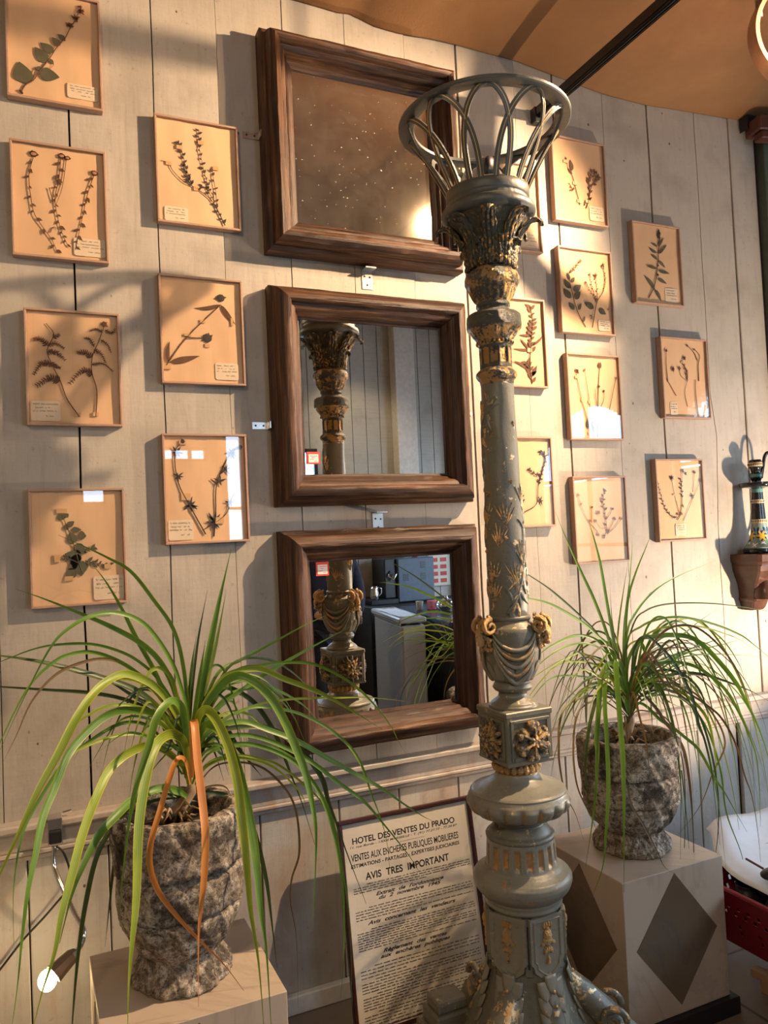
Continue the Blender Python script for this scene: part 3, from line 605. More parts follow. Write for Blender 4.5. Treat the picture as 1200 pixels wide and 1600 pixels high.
# s: stem(points, width) ; l: leaf(base, tip, width) ; c: stem with n small leaves ; f: frond ; b: flower ; k: spiky cluster ; t: tape
SHEETS = [
 ('L1', -.033, 3.390, c_L, (660, 812, 968, 1010), [('s', 'b', [(205, 915), (250, 840), (330, 790), (400, 690), (480, 590), (560, 470), (640, 380), (680, 300), (740, 200), (790, 80)], 12), ('l', 'g', (250, 825), (190, 608), 165), ('l', 'g', (385, 735), (590, 765), 120), ('l', 'g', (455, 620), (345, 465), 110), ('l', 'g', (535, 515), (395, 420), 85), ('l', 'g', (595, 450), (515, 368), 65), ('l', 'g', (645, 405), (565, 338), 50), ('l', 'g', (410, 670), (340, 675), 38), ('l', 'g', (490, 580), (530, 640), 36), ('s', 'b', [(330, 760), (350, 690), (400, 665)], 7), ('s', 'b', [(400, 700), (470, 690), (535, 640)], 5), ('b', 'r', (690, 250), 34), ('b', 'r', (748, 182), 34), ('b', 'r', (792, 112), 34), ('b', 'r', (790, 70), 18), ('s', 'b', [(200, 890), (225, 925)], 26)]),
 ('L2', -.031, 2.890, c_1, (345, 1112, 508, 1212), [('c', 'b', [(155, 740), (135, 820), (145, 930), (165, 1010), (240, 1120), (270, 1185)], 4, 12, 26), ('c', 'b', [(285, 745), (275, 840), (258, 930), (268, 1010), (290, 1090), (320, 1155)], 4, 16, 28), ('s', 'b', [(310, 750), (297, 850), (285, 900), (262, 960)], 3), ('c', 'b', [(440, 820), (410, 910), (390, 1000), (370, 1090), (355, 1170)], 4, 12, 28), ('s', 'b', [(230, 880), (250, 950)], 4), ('s', 'b', [(235, 1090), (250, 1065), (275, 1075)], 4), ('o', 'b', (157, 722), 21), ('o', 'b', (288, 732), 18), ('o', 'b', (315, 742), 15), ('o', 'b', (442, 812), 18), ('b', 'b', (278, 850), 14)]),
 ('M1', .408, 3.050, c_1, (770, 962, 884, 1046), [('s', 'd', [(1055, 1058), (1000, 950), (930, 890), (860, 850), (810, 800), (790, 765), (752, 750)], 4), ('c', 'd', [(900, 870), (870, 780), (850, 700), (830, 665)], 3, 16, 22), ('c', 'd', [(985, 900), (960, 820), (935, 700), (932, 605)], 3, 18, 22), ('c', 'd', [(1015, 960), (1010, 890), (997, 820), (1000, 785)], 3, 7, 22), ('c', 'd', [(1000, 940), (965, 880), (935, 880)], 3, 6, 20), ('c', 'd', [(1055, 1055), (1000, 950)], 4, 6, 24), ('c', 'd', [(895, 870), (880, 830), (855, 770)], 2, 7, 20), ('t', '', (840, 690), 26, 18), ('t', '', (940, 670), 26, 18), ('t', '', (790, 765), 26, 18), ('t', '', (1010, 790), 26, 18), ('t', '', (918, 885), 20, 18)]),
 ('L3', -.006, 2.363, c_2, (136, 645, 272, 738), [('s', 'b', [(355, 718), (300, 640), (270, 560), (230, 480), (210, 420), (240, 350), (205, 300)], 5), ('f', 'b', [(270, 560), (220, 545), (165, 580)], 4, 12, 42), ('f', 'b', [(230, 480), (185, 480), (150, 530)], 4, 12, 32), ('f', 'b', [(210, 430), (250, 430), (290, 465)], 4, 12, 30), ('f', 'b', [(212, 400), (180, 370), (150, 372)], 4, 10, 30), ('f', 'b', [(235, 365), (265, 350)], 4, 6, 26), ('f', 'b', [(222, 480), (270, 500)], 4, 9, 28), ('f', 'b', [(212, 400), (250, 390), (285, 412)], 4, 9, 26), ('s', 'b', [(428, 715), (432, 600), (410, 520), (412, 450), (440, 380), (470, 300)], 5), ('f', 'b', [(415, 530), (370, 510), (310, 570)], 4, 14, 36), ('f', 'b', [(410, 485), (460, 480), (505, 515)], 4, 14, 18), ('f', 'b', [(412, 455), (380, 430), (345, 432)], 4, 10, 34), ('f', 'b', [(418, 420), (450, 435), (470, 475)], 4, 10, 24), ('f', 'b', [(420, 405), (400, 370), (375, 367)], 4, 8, 20), ('f', 'b', [(450, 375), (480, 395), (495, 430)], 4, 8, 20), ('f', 'b', [(455, 340), (430, 325), (400, 335)], 4, 9, 20), ('f', 'b', [(468, 330), (500, 345), (520, 315)], 4, 9, 22), ('b', 'b', (465, 305), 14), ('t', '', (345, 708), 26, 18), ('t', '', (427, 706), 24, 18)]),
 ('L4', -.010, 1.800, c_2, (416, 1430, 556, 1527), [('s', 'g', [(372, 1420), (352, 1370), (330, 1290), (300, 1210), (275, 1155)], 5), ('l', 'g', (365, 1350), (288, 1330), 62), ('l', 'g', (335, 1395), (288, 1445), 40), ('l', 'g', (370, 1360), (362, 1430), 50), ('l', 'g', (330, 1290), (385, 1330), 40), ('l', 'g', (348, 1250), (386, 1250), 36), ('l', 'g', (325, 1285), (312, 1232), 40), ('l', 'g', (318, 1222), (364, 1222), 24), ('l', 'g', (345, 1370), (302, 1400), 32), ('l', 'g', (350, 1330), (330, 1400), 40), ('l', 'g', (298, 1205), (332, 1184), 24), ('l', 'g', (280, 1178), (264, 1150), 30), ('l', 'g', (290, 1165), (306, 1150), 20), ('l', 'g', (292, 1200), (300, 1225), 20), ('c', 'g', [(350, 1370), (300, 1350), (250, 1358)], 4, 12, 20), ('c', 'g', [(380, 1360), (430, 1372), (492, 1380)], 4, 12, 26), ('c', 'g', [(370, 1320), (422, 1298)], 4, 7, 20), ('t', '', (275, 1138), 44, 20), ('t', '', (255, 1350), 24, 34), ('t', '', (480, 1385), 26, 22), ('t', '', (308, 1440), 36, 20)]),
 ('M2', .402, 2.510, c_2, (960, 476, 1066, 556), [('s', 'b', [(742, 488), (835, 362), (985, 218)], 6), ('l', 'b', (750, 472), (757, 380), 16), ('l', 'b', (758, 474), (892, 446), 26), ('l', 'b', (985, 218), (868, 232), 16), ('l', 'b', (985, 218), (1050, 306), 20), ('s', 'b', [(835, 364), (880, 366), (920, 366)], 5), ('b', 'd', (985, 188), 21), ('b', 'd', (925, 367), 24), ('t', '', (905, 292), 24, 14), ('t', '', (1035, 295), 10, 34), ('t', '', (745, 492), 34, 26), ('t', '', (925, 400), 22, 16), ('t', '', (838, 352), 30, 12)]),
 ('M3', .395, 1.977, c_2, (750, 1180, 866, 1266), [('s', 'd', [(918, 1242), (850, 1120), (795, 1010), (780, 880), (815, 825)], 6), ('k', 'd', (790, 875), 34, 6), ('k', 'd', (795, 985), 30, 7), ('k', 'd', (852, 1112), 42, 8), ('b', 'd', (815, 828), 12), ('s', 'd', [(955, 1252), (963, 1150), (968, 1015), (1030, 880), (1070, 850)], 6), ('s', 'd', [(965, 1015), (940, 995)], 4), ('k', 'd', (980, 1005), 34, 5), ('k', 'd', (1005, 950), 34, 5), ('k', 'd', (1035, 880), 30, 8), ('b', 'd', (1070, 852), 12), ('s', 'd', [(965, 1188), (1010, 1150), (1030, 1090), (1048, 1055)], 4), ('k', 'd', (1026, 1100), 24, 6), ('k', 'd', (955, 1185), 46, 10), ('s', 'd', [(905, 1225), (955, 1190)], 4), ('t', '', (830, 1075), 40, 30), ('t', '', (815, 832), 30, 20), ('t', '', (980, 1180), 40, 30)]),
 ('R1', 1.676, 3.112, (600, 100, 3.75), (790, 975, 905, 1095), [('s', 'b', [(820, 900), (800, 700), (780, 600)], 5), ('c', 'b', [(760, 900), (740, 760), (720, 640)], 4, 10, 40)]),
 ('R2', 1.668, 2.550, c_9, None, [('s', 'b', [(620, 655), (603, 550), (608, 400), (622, 200), (600, 80)], 8), ('c', 'b', [(608, 430), (615, 300), (622, 200), (605, 80)], 6, 18, 55), ('l', 'b', (603, 560), (480, 488), 22), ('l', 'b', (605, 405), (480, 396), 18), ('l', 'b', (595, 395), (530, 322), 18), ('l', 'b', (620, 375), (702, 296), 18), ('l', 'b', (615, 305), (520, 298), 16), ('c', 'b', [(620, 655), (603, 550), (580, 500)], 6, 10, 60), ('l', 'b', (618, 600), (655, 520), 26), ('t', '', (600, 410), 40, 30)]),
 ('R3', 1.667, 1.983, c_9, None, [('s', 'd', [(560, 1600), (650, 1540), (665, 1400), (700, 1260), (715, 1190), (675, 1155)], 6), ('c', 'd', [(665, 1400), (700, 1280), (715, 1190), (675, 1155)], 5, 22, 30), ('c', 'd', [(665, 1335), (620, 1310), (590, 1280)], 5, 8, 26), ('k', 'd', (680, 1515), 40, 6), ('s', 'd', [(555, 1530), (535, 1430)], 5), ('c', 'd', [(555, 1530), (535, 1430)], 4, 6, 26)]),
 ('R4', 2.030, 3.264, c_R1, (755, 908, 930, 1105), [('s', 'b', [(645, 905), (590, 680), (550, 540), (510, 480), (500, 430), (475, 350)], 9), ('l', 'b', (555, 500), (530, 370), 50), ('l', 'b', (555, 540), (502, 468), 30), ('k', 'b', (480, 355), 26, 5), ('c', 'b', [(585, 715), (545, 700), (522, 650)], 6, 6, 30), ('l', 'b', (575, 720), (518, 728), 24), ('s', 'b', [(722, 940), (760, 780), (752, 700), (750, 600), (790, 520)], 12), ('s', 'b', [(765, 740), (800, 650), (860, 580)], 8), ('c', 'b', [(745, 860), (760, 700), (750, 600), (790, 520)], 6, 12, 62), ('c', 'b', [(790, 660), (835, 600), (865, 575)], 6, 7, 62), ('k', 'b', (820, 520), 46, 8), ('l', 'b', (730, 870), (790, 810), 34), ('s', 'b', [(700, 905), (710, 850)], 12), ('b', 'p', (765, 545), 30), ('b', 'p', (825, 610), 34), ('t', '', (475, 390), 62, 36), ('t', '', (588, 648), 66, 38), ('t', '', (638, 858), 66, 38), ('t', '', (735, 860), 60, 36)]),
 ('R5', 2.033, 2.790, c_R2, (442, 677, 545, 772), [('s', 'b', [(340, 735), (270, 600), (222, 420), (205, 290), (300, 190)], 6), ('c', 'b', [(205, 290), (250, 255), (300, 190)], 4, 12, 18), ('l', 'g', (220, 420), (168, 343), 46), ('l', 'g', (220, 500), (163, 420), 50), ('l', 'g', (240, 440), (302, 393), 52), ('l', 'g', (255, 508), (298, 445), 48), ('l', 'g', (245, 595), (207, 535), 40), ('l', 'g', (282, 597), (305, 540), 26), ('l', 'g', (222, 370), (248, 330), 30), ('l', 'g', (208, 350), (188, 290), 24), ('l', 'g', (318, 695), (335, 645), 20), ('s', 'b', [(395, 740), (430, 540), (480, 450), (500, 350), (478, 235)], 6), ('c', 'b', [(480, 450), (500, 350), (478, 240)], 3, 12, 16), ('c', 'b', [(430, 540), (395, 420), (368, 305)], 3, 12, 18), ('c', 'b', [(435, 520), (428, 400), (412, 312)], 3, 12, 18), ('c', 'b', [(430, 530), (375, 440), (340, 372)], 3, 10, 16), ('l', 'g', (405, 582), (333, 533), 50), ('l', 'g', (450, 590), (505, 632), 46), ('k', 'g', (390, 655), 26, 5), ('k', 'g', (425, 515), 26, 5), ('b', 'p', (478, 236), 22), ('b', 'p', (418, 318), 22), ('b', 'p', (370, 308), 12), ('b', 'p', (340, 375), 14), ('b', 'p', (520, 590), 12), ('b', 'p', (298, 198), 14)]),
 ('R6', 2.047, 2.339, c_3, (110, 737, 210, 830), [('s', 'd', [(255, 825), (230, 700), (190, 560), (150, 380), (145, 340)], 5), ('s', 'd', [(290, 825), (265, 700), (235, 500), (210, 330)], 5), ('s', 'd', [(308, 835), (308, 640), (312, 450), (320, 300)], 7), ('s', 'd', [(332, 820), (390, 640), (430, 450), (445, 380)], 5), ('s', 'd', [(310, 635), (350, 560), (355, 490)], 4), ('s', 'd', [(308, 620), (290, 520), (292, 465)], 4), ('l', 'd', (235, 770), (230, 685), 20), ('l', 'd', (285, 800), (262, 700), 18), ('b', 'r', (150, 335), 20), ('b', 'b', (320, 293), 22), ('b', 'p', (208, 325), 12), ('b', 'd', (314, 450), 11), ('b', 'd', (352, 484), 9), ('b', 'p', (445, 388), 12), ('t', '', (245, 568), 26, 24), ('t', '', (145, 380), 24, 20), ('t', '', (190, 555), 20, 20), ('t', '', (245, 800), 26, 24)]),
 ('R7', 2.043, 1.820, c_4, None, [('s', 'p', [(315, 665), (300, 620), (240, 550), (185, 440), (160, 355)], 4), ('s', 'p', [(262, 560), (262, 440)], 4), ('c', 'b', [(380, 650), (360, 480), (345, 400), (360, 310)], 4, 12, 30), ('s', 'p', [(380, 600), (330, 600), (292, 545)], 4), ('s', 'b', [(382, 642), (400, 600), (432, 535)], 4), ('s', 'b', [(385, 640), (430, 600), (485, 530)], 4), ('s', 'b', [(375, 530), (400, 490), (415, 450)], 4), ('k', 'd', (355, 662), 24, 6), ('b', 'p', (160, 352), 13), ('b', 'p', (180, 420), 11), ('b', 'p', (262, 445), 13), ('b', 'p', (292, 545), 12), ('b', 'p', (245, 548), 12), ('b', 'p', (310, 485), 16), ('b', 'p', (338, 382), 12), ('b', 'r', (417, 455), 12), ('b', 'p', (434, 530), 13), ('b', 'p', (484, 530), 13), ('b', 'p', (368, 520), 13), ('b', 'b', (360, 318), 12), ('b', 'p', (310, 650), 14)]),
 ('R8', 2.440, 2.950, c_8, (714, 358, 772, 424), [('s', 'b', [(645, 402), (672, 340), (685, 240), (687, 170), (690, 108)], 4), ('l', 'g', (672, 368), (624, 303), 17), ('l', 'g', (672, 365), (698, 416), 15), ('l', 'g', (682, 318), (722, 341), 15), ('l', 'g', (685, 283), (735, 298), 14), ('l', 'g', (680, 275), (634, 262), 12), ('l', 'g', (686, 240), (716, 272), 13), ('l', 'g', (682, 236), (651, 213), 12), ('l', 'g', (686, 212), (722, 174), 13), ('l', 'g', (680, 207), (644, 182), 12), ('l', 'g', (686, 182), (709, 143), 12), ('l', 'g', (682, 180), (652, 164), 10), ('l', 'd', (690, 150), (688, 105), 15), ('b', 'd', (690, 125), 8), ('b', 'd', (684, 262), 6), ('b', 'd', (683, 302), 6)]),
 ('R9', 2.565, 2.442, c_3, (850, 566, 910, 666), [('s', 'b', [(832, 415), (820, 280), (820, 180)], 6), ('s', 'b', [(895, 520), (850, 440), (820, 390)], 5), ('s', 'b', [(980, 410), (975, 330), (935, 270), (955, 240)], 6), ('s', 'b', [(978, 412), (930, 370), (918, 320)], 5), ('s', 'b', [(1065, 410), (1060, 290), (1070, 220), (1030, 170)], 7), ('s', 'b', [(1052, 255), (1030, 200), (980, 145)], 7), ('s', 'b', [(1060, 670), (1040, 480), (1040, 400)], 6), ('s', 'b', [(980, 600), (960, 500), (978, 412)], 4), ('b', 'r', (820, 182), 13), ('b', 'r', (872, 322), 18), ('b', 'r', (955, 240), 15), ('b', 'r', (918, 315), 14), ('b', 'r', (977, 143), 10), ('b', 'r', (1028, 175), 10), ('t', '', (940, 270), 26, 14), ('c', 'b', [(975, 400), (970, 330), (940, 260)], 4, 6, 26)]),
 ('R10', 2.494, 1.893, c_4, (890, 570, 972, 656), [('c', 'd', [(905, 520), (860, 510), (810, 450), (780, 350), (752, 240)], 4, 20, 20), ('s', 'd', [(903, 540), (925, 500), (938, 400), (935, 300), (940, 180)], 5), ('s', 'd', [(925, 510), (890, 380), (860, 240)], 4), ('s', 'd', [(950, 545), (1010, 400), (1075, 250)], 4), ('s', 'd', [(1020, 330), (1030, 190)], 4), ('k', 'd', (860, 224), 26, 10), ('k', 'd', (944, 172), 20, 9), ('k', 'd', (965, 192), 18, 9), ('k', 'd', (1030, 182), 20, 9), ('k', 'd', (1075, 242), 20, 9), ('c', 'd', [(938, 380), (935, 300), (930, 230)], 4, 8, 26), ('k', 'd', (1012, 360), 26, 7), ('k', 'd', (945, 435), 16, 6), ('b', 'p', (905, 495), 13), ('b', 'p', (935, 490), 12), ('t', '', (880, 350), 26, 10)]),
]
LAB = {
 'L1': 'framed pressed plant with five broad leaves, top left corner of the wall',
 'L2': 'framed pressed plant with four round daisy heads on long stems',
 'M1': 'framed pressed sprigs with thin dark leaves and blue-inked label, left of the topmost mirror',
 'L3': 'framed pressed fern-like vetch, two sprays side by side',
 'L4': 'framed pressed leafy branch with rounded dark leaves, just above the left potted plant',
 'M2': 'framed pressed thistle-like stem with two round heads, left of the middle mirror',
 'M3': 'framed pressed dark stems forming a V behind shiny glass, left beside the middle mirror',
 'R1': 'framed pressed plant mostly hidden behind the lamp basket and capital',
 'R2': 'framed pressed branch with narrow side leaves, half hidden behind the lamp column top',
 'R3': 'framed pressed dark curling sprig, half hidden behind the green lamp shaft, lowest beside it',
 'R4': 'framed pressed pair of small brown sprigs with tape, right of the lamp basket',
 'R5': 'framed pressed pair of stems with oval dark leaves, below the two taped sprigs',
 'R6': 'framed pressed four long bare stems with round heads, right of the lamp shaft',
 'R7': 'framed pressed faded bud sprays, lowest sheet above the right potted plant',
 'R8': 'framed pressed single upright stem with paired narrow leaves, no glare on its glass',
 'R9': 'framed pressed twisted stems behind glare, above the sheet with spiky flower heads',
 'R10': 'framed pressed stems with dark spiky flower heads and square label at bottom centre',
}
def sheet(code, x0, z1, crop, lab, items):
    rnd = random.Random(code); x1 = x0+FW; z0 = z1-FH; yb = -.012
    root = thing('herbarium_frame', (x0+FW/2, 0, z0), LAB[code], 'picture frame', 'framed pressed herbarium sheets')
    f = MB(); t = .0075; d0, d1 = -.002, -.031
    f.box((x0, d0, z0), (x1, d1, z0+t), .0012); f.box((x0, d0, z1-t), (x1, d1, z1), .0012)
    f.box((x0, d0, z0+t), (x0+t, d1, z1-t), .0012); f.box((x1-t, d0, z0+t), (x1, d1, z1-t), .0012)
    f.build('frame', [M_FRAMEW], root)
    pp = MB(); n = 10; rows = []
    for j in range(n+1):
        rows.append([Vector((x0+t+(FW-2*t)*i/n, -.0190-.0012*sin(i*1.7+j*.6+x0*9), z0+t+(FH-2*t)*j/n)) for i in range(n+1)])
    pp.grid(rows); pp.grid([[p+Vector((0, .004, 0)) for p in r] for r in rows]); pp.build('backing_paper', [M_PAPER], root, smooth=True)
    ox, oy, s = crop; yp = -.0221
    def q(p): P = at(ox+p[0]/s, oy+p[1]/s, .0221); return (P.x, P.z)
    k = 2.7/1.2/1000
    sc_ = lambda a: (at(ox, oy, 0)-at(ox+1/s, oy, 0)).length*a
    o0 = Vector((x0+FW/2, 0, z0+FH/2)); dpp = (at(900, 600, 0)-CAM)
    # metres per crop pixel at this sheet
    p_a = at(ox+100/s, oy+100/s, .0158); dist = (Vector((x0+FW/2, 0, z0+FH/2))-CAM).dot(_f); mpp = dist/F_PX/s
    X_, Z_, Y_ = Vector((1, 0, 0)), Vector((0, 0, 1)), Vector((0, -1, 0))
    pl = {k2: MB() for k2 in M_PL}; tp = MB()
    def inside(x, z): return x0+t+.002 < x < x1-t-.002 and z0+t+.002 < z < z1-t-.002
    def leafp(mb, b, e, w, y=yp):
        bx, bz = b; ex, ez = e; dx, dz = ex-bx, ez-bz; L = hypot(dx, dz)
        if L < 1e-5: return
        nx, nz = -dz/L, dx/L; pts = []; m = 7; bend = rnd.uniform(-.08, .08)*L
        for i in range(m+1):
            u = i/m; wd = w*.5*sin(pi*u**.8)**.9*(1-.25*u)*1.15*(1+.06*rnd.uniform(-1, 1)); cb = bend*sin(pi*u); pts.append((bx+dx*u+nx*(wd+cb), bz+dz*u+nz*(wd+cb)))
        for i in range(m-1, 0, -1):
            u = i/m; wd = w*.5*sin(pi*u**.8)**.9*(1-.25*u)*1.15; cb = bend*sin(pi*u); pts.append((bx+dx*u-nx*(wd-cb), bz+dz*u-nz*(wd-cb)))
        pts = [(min(max(a, x0+t+.001), x1-t-.001), min(max(c_, z0+t+.001), z1-t-.001)) for a, c_ in pts]
        mb.prism(pts, (0, y, 0), X_, Z_, Y_, .0009)
    def stem(mb, P, w, y=yp):
        P = [p for p in spline([(a, y-.0006, c_) for a, c_ in P], 4) if inside(p.x, p.z)]
        if len(P) > 1:
            n_ = len(P); mb.tube(P, [w*.5*(1-.45*i/n_) for i in range(n_)], 5)
    for it in items:
        kd, col = it[0], it[1]
        if kd == 't':
            c_ = q(it[2]); w_, h_ = it[3]*mpp/2, it[4]*mpp/2
            tp = MB()
            if inside(*c_): tp.box((max(c_[0]-w_, x0+t), yp+.0008, c_[1]-h_), (min(c_[0]+w_, x1-t), yp-.0016, c_[1]+h_)); tp.build('tape', [M_TAPE], root)
            continue
        mb = pl[col]
        if kd == 's': stem(mb, [q(p) for p in it[2]], max(it[3]*mpp, .0011))
        elif kd == 'l': leafp(mb, q(it[2]), q(it[3]), it[4]*mpp/max(.6, .93))
        elif kd in 'cf':
            P = [q(p) for p in it[2]]; stem(mb, P, max(it[3]*mpp, .0011)); S = spline([(a, 0, c_) for a, c_ in P], 8); n_, L = it[4], it[5]*mpp
            for i in range(n_*(2 if kd == 'f' else 1)):
                u = (i+.5)/(n_*(2 if kd == 'f' else 1)) if kd == 'c' else (i//2+.7)/n_
                j = min(int(u*(len(S)-1)), len(S)-2); p = S[j].lerp(S[j+1], u*(len(S)-1)-j) if u < 1 else S[-1]
                d = (S[j+1]-S[j]).normalized(); a0 = atan2(d.z, d.x); sd = 1 if i % 2 else -1
                an = a0+sd*(rnd.uniform(.5, 1.2) if kd == 'c' else rnd.uniform(.95, 1.3)); l = L*(rnd.uniform(.6, 1.15) if kd == 'c' else (1-.5*u)*.62*rnd.uniform(.8, 1.1))
                e = (p.x+cos(an)*l, p.z+sin(an)*l)
                if inside(*e): leafp(mb, (p.x, p.z), e, l*(.45 if kd == 'c' else .28))
        elif kd in 'bo':
            c_ = q(it[2]); R = it[3]*mpp
            if not inside(*c_): continue
            for i in range(10):
                an = i*2*pi/10+rnd.uniform(-.2, .2); l = R*(rnd.uniform(.55, 1.5) if kd == 'b' else rnd.uniform(.85, 1.15)); vz = .72 if kd == 'o' else .95
                leafp(mb, (c_[0]+cos(an)*R*.1, c_[1]+sin(an)*R*.1), (c_[0]+cos(an)*l, c_[1]+sin(an)*l*vz), R*(.75 if kd == 'o' else .5), yp-.0006)
            if kd == 'b' and col in 'db' and R > .004: mb.ell((c_[0], yp-.0012, c_[1]), R*.85, .0014, R*.80, 14, 6)
            if kd == 'o': mb2 = pl['p']; mb2.ell((c_[0], yp-.0016, c_[1]), R*.6, .0012, R*.42, 12, 6)
        elif kd == 'k':
            c_ = q(it[2]); R = it[3]*mpp
            for i in range(it[4]):
                an = i*2*pi/it[4]+rnd.uniform(-.3, .3); l = R*rnd.uniform(.6, 1.1); e = (c_[0]+cos(an)*l, c_[1]+sin(an)*l)
                if inside(*e): leafp(mb, c_, e, max(R*.22, .002), yp-.0004)
    ps = MB(); mats = []
    for k2, m_ in M_PL.items():
        if pl[k2].f:
            base = len(ps.v); ps.v += pl[k2].v; ps.g += pl[k2].g
            for fc, uv in zip(pl[k2].f, pl[k2].uv): ps.f.append(tuple(i+base for i in fc)); ps.uv.append(uv); ps.mi.append(len(mats))
            mats.append(m_)
    if ps.f: ps.build('pressed_plant', mats, root)
    if lab:
        A = q(lab[:2]); B = q(lab[2:]); ax, bx = max(min(A[0], B[0]), x0+t+.001), min(max(A[0], B[0]), x1-t-.001); az, bz = min(A[1], B[1]), max(A[1], B[1])
        az = max(az, z0+t+.002)
        lb = MB(); c_ = .005
        lb.prism([(ax+c_, az), (bx-c_, az), (bx, az+c_), (bx, bz-c_), (bx-c_, bz), (ax+c_, bz), (ax, bz-c_), (ax, az+c_)], (0, -.0205, 0), X_, Z_, Y_, .0012)
        L = lb.build('paper_label', [M_LABEL], root)
        ik = MB(); h_ = bz-az; w_ = bx-ax
        for r_i, (u0, u1, v) in enumerate(((.08, .92, .84), (.10, .86, .66), (.06, .95, .50), (.45, .85, .25))):
            z = az+h_*v; x = ax+w_*u0; P = []; i = 0
            while x < ax+w_*u1:
                P.append((x, -.0219, z+h_*.035*sin(i*1.9)+h_*.02*rnd.uniform(-1, 1))); x += w_*.018; i += 1
                if rnd.random() < .10 or x >= ax+w_*u1:
                    if len(P) > 2: ik.tube(P, .00045, 4)
                    P = []; x += w_*.04
        ik.build('handwriting', [M_INK], L)
    g = MB(); g.box((x0+t, -.0258, z0+t), (x1-t, -.0272, z1-t)); g.build('glass', [M_GLASS], root)
for S_ in SHEETS: sheet(*S_)

# ================================================================== LAMP COLUMN
LX, LY = 1.252, -.715; LC = (LX, LY)
lamp = thing('street_lamp_column', (LX, LY, 0), 'tall green-grey cast lamp column with worn gilding and an open basket of pointed arches on top', 'lamp')
def cyl(th, z, r): return Vector((LX+r*cos(th), LY+r*sin(th), z))
def sstep(x): x = max(0, min(1, x)); return x*x*(3-2*x)
# shaft
sh = MB(); sh.lathe([(1.345, .0565), (1.382, .0566), (1.539, .0562), (1.70, .0529), (1.85, .0505), (1.998, .0478), (2.036, .0482)], LC, 96, lambda th, z, r: (r+.0006*sin(5*th+z*30), 0), sub=6)
sh.build('shaft', [M_SHAFT], lamp, smooth=True)
def shr(z): return .0566 if z < 1.5 else .0566-(z-1.5)*.0172
vn = MB(); rnd = random.Random(11)
def relief(mb, th0, z0, ang, L, W_, h=.0045, gold=.5, m=9, n=5, bend=0):
    rows = []
    for i in range(m+1):
        u = i/m; a = ang+bend*u; wd = W_*.5*sin(pi*min(1, u*.97+.03)**.75)
        cz = z0+sin(ang+bend*u*.5)*L*u; cx = cos(ang+bend*u*.5)*L*u; row = []
        for j in range(n+1):
            v = -1+2*j/n; dx = cx-sin(a)*wd*v; dz = cz+cos(a)*wd*v; R = shr(dz)
            row.append((th0+dx/R, dz, R+h*(1-v*v)*(.55+.45*sin(pi*u))-.0006+.0008*(1 if j % 2 else -1)))
        rows.append([cyl(*((t_[0], t_[1], t_[2]))) for t_ in row])
    g0 = mb.cg; mb.cg = gold; mb.grid(rows); mb.cg = g0
P = []; th = -2.0
for i in range(260):
    z = 1.37+i/259*.62; th_ = -2.5+(z-1.37)*10.5+.35*sin(z*19); P.append(cyl(th_, z, shr(z)+.0012))
vn.cg = .2; vn.tube(P, .0042, 6)
for i in range(44):
    z = 1.38+i/43*.58; th_ = -2.5+(z-1.37)*10.5+.35*sin(z*19); sd = 1 if i % 2 else -1
    for k in range(3): relief(vn, th_, z, pi/2*.6*sd+rnd.uniform(-.5, .5)+(.5+k*.45)*sd*.6, rnd.uniform(.045, .075), rnd.uniform(.010, .018), gold=rnd.choice((0, .2, .6)), bend=rnd.uniform(-.8, .8))
for i in range(16):    # wheat-like ears low on the shaft
    th_ = -2.9+i*.42; z = 1.40+.11*(i % 3)+.05*(i % 2)
    for k in range(6): relief(vn, th_, z, pi/2+(-.5+k*.2)*(1 if i % 2 else 1), .06+.01*(k % 2), .007, .004, gold=.55, m=6, n=2)
vn.build('vine_relief', [M_VINE], lamp, smooth=True)
fw_ = MB()
for k in range(17):
    z = 1.42+k*.033; th_ = -2.6+k*1.35; c_ = cyl(th_, z, shr(z)+.002)
    for j in range(4 if k % 2 else 3): relief(fw_, th_, z, j*1.1+k, rnd.uniform(.007, .013), rnd.uniform(.004, .009), .004, .8, 5, 2)
fw_.build('small_blossoms', [M_GILT], lamp, smooth=True)
# lower trunk, six ribs running out to three feet
RIB = [radians(-90+60*k) for k in range(6)]
def angd(a, b_): return abs((a-b_+pi) % (2*pi)-pi)
def trunk_mod(th, z, r):
    d = min(angd(th, a) for a in RIB); g = exp(-(d/.22)**2); low = sstep((.42-z)/.34)
    rr = r*(.93+.10*g+low*.12*g) ; rr += .002*sin(th*24)*(1-g)*.4
    scale = .003*abs(sin((z-.02*(d/.22)**2)*2*pi/.052))*g if z < .40 else 0
    return rr+scale, .55*g*(1 if (z*19.2) % 1 > .72 and d < .07 else 0)
tk = MB(); tk.lathe([(.0, .285), (.03, .28), (.06, .262), (.10, .235), (.15, .205), (.20, .178), (.25, .152), (.30, .131), (.35, .113), (.40, .104), (.45, .100), (.56, .100)], LC, 192, trunk_mod, sub=7)
tk.build('flared_trunk', [M_SHAFT], lamp, smooth=True)
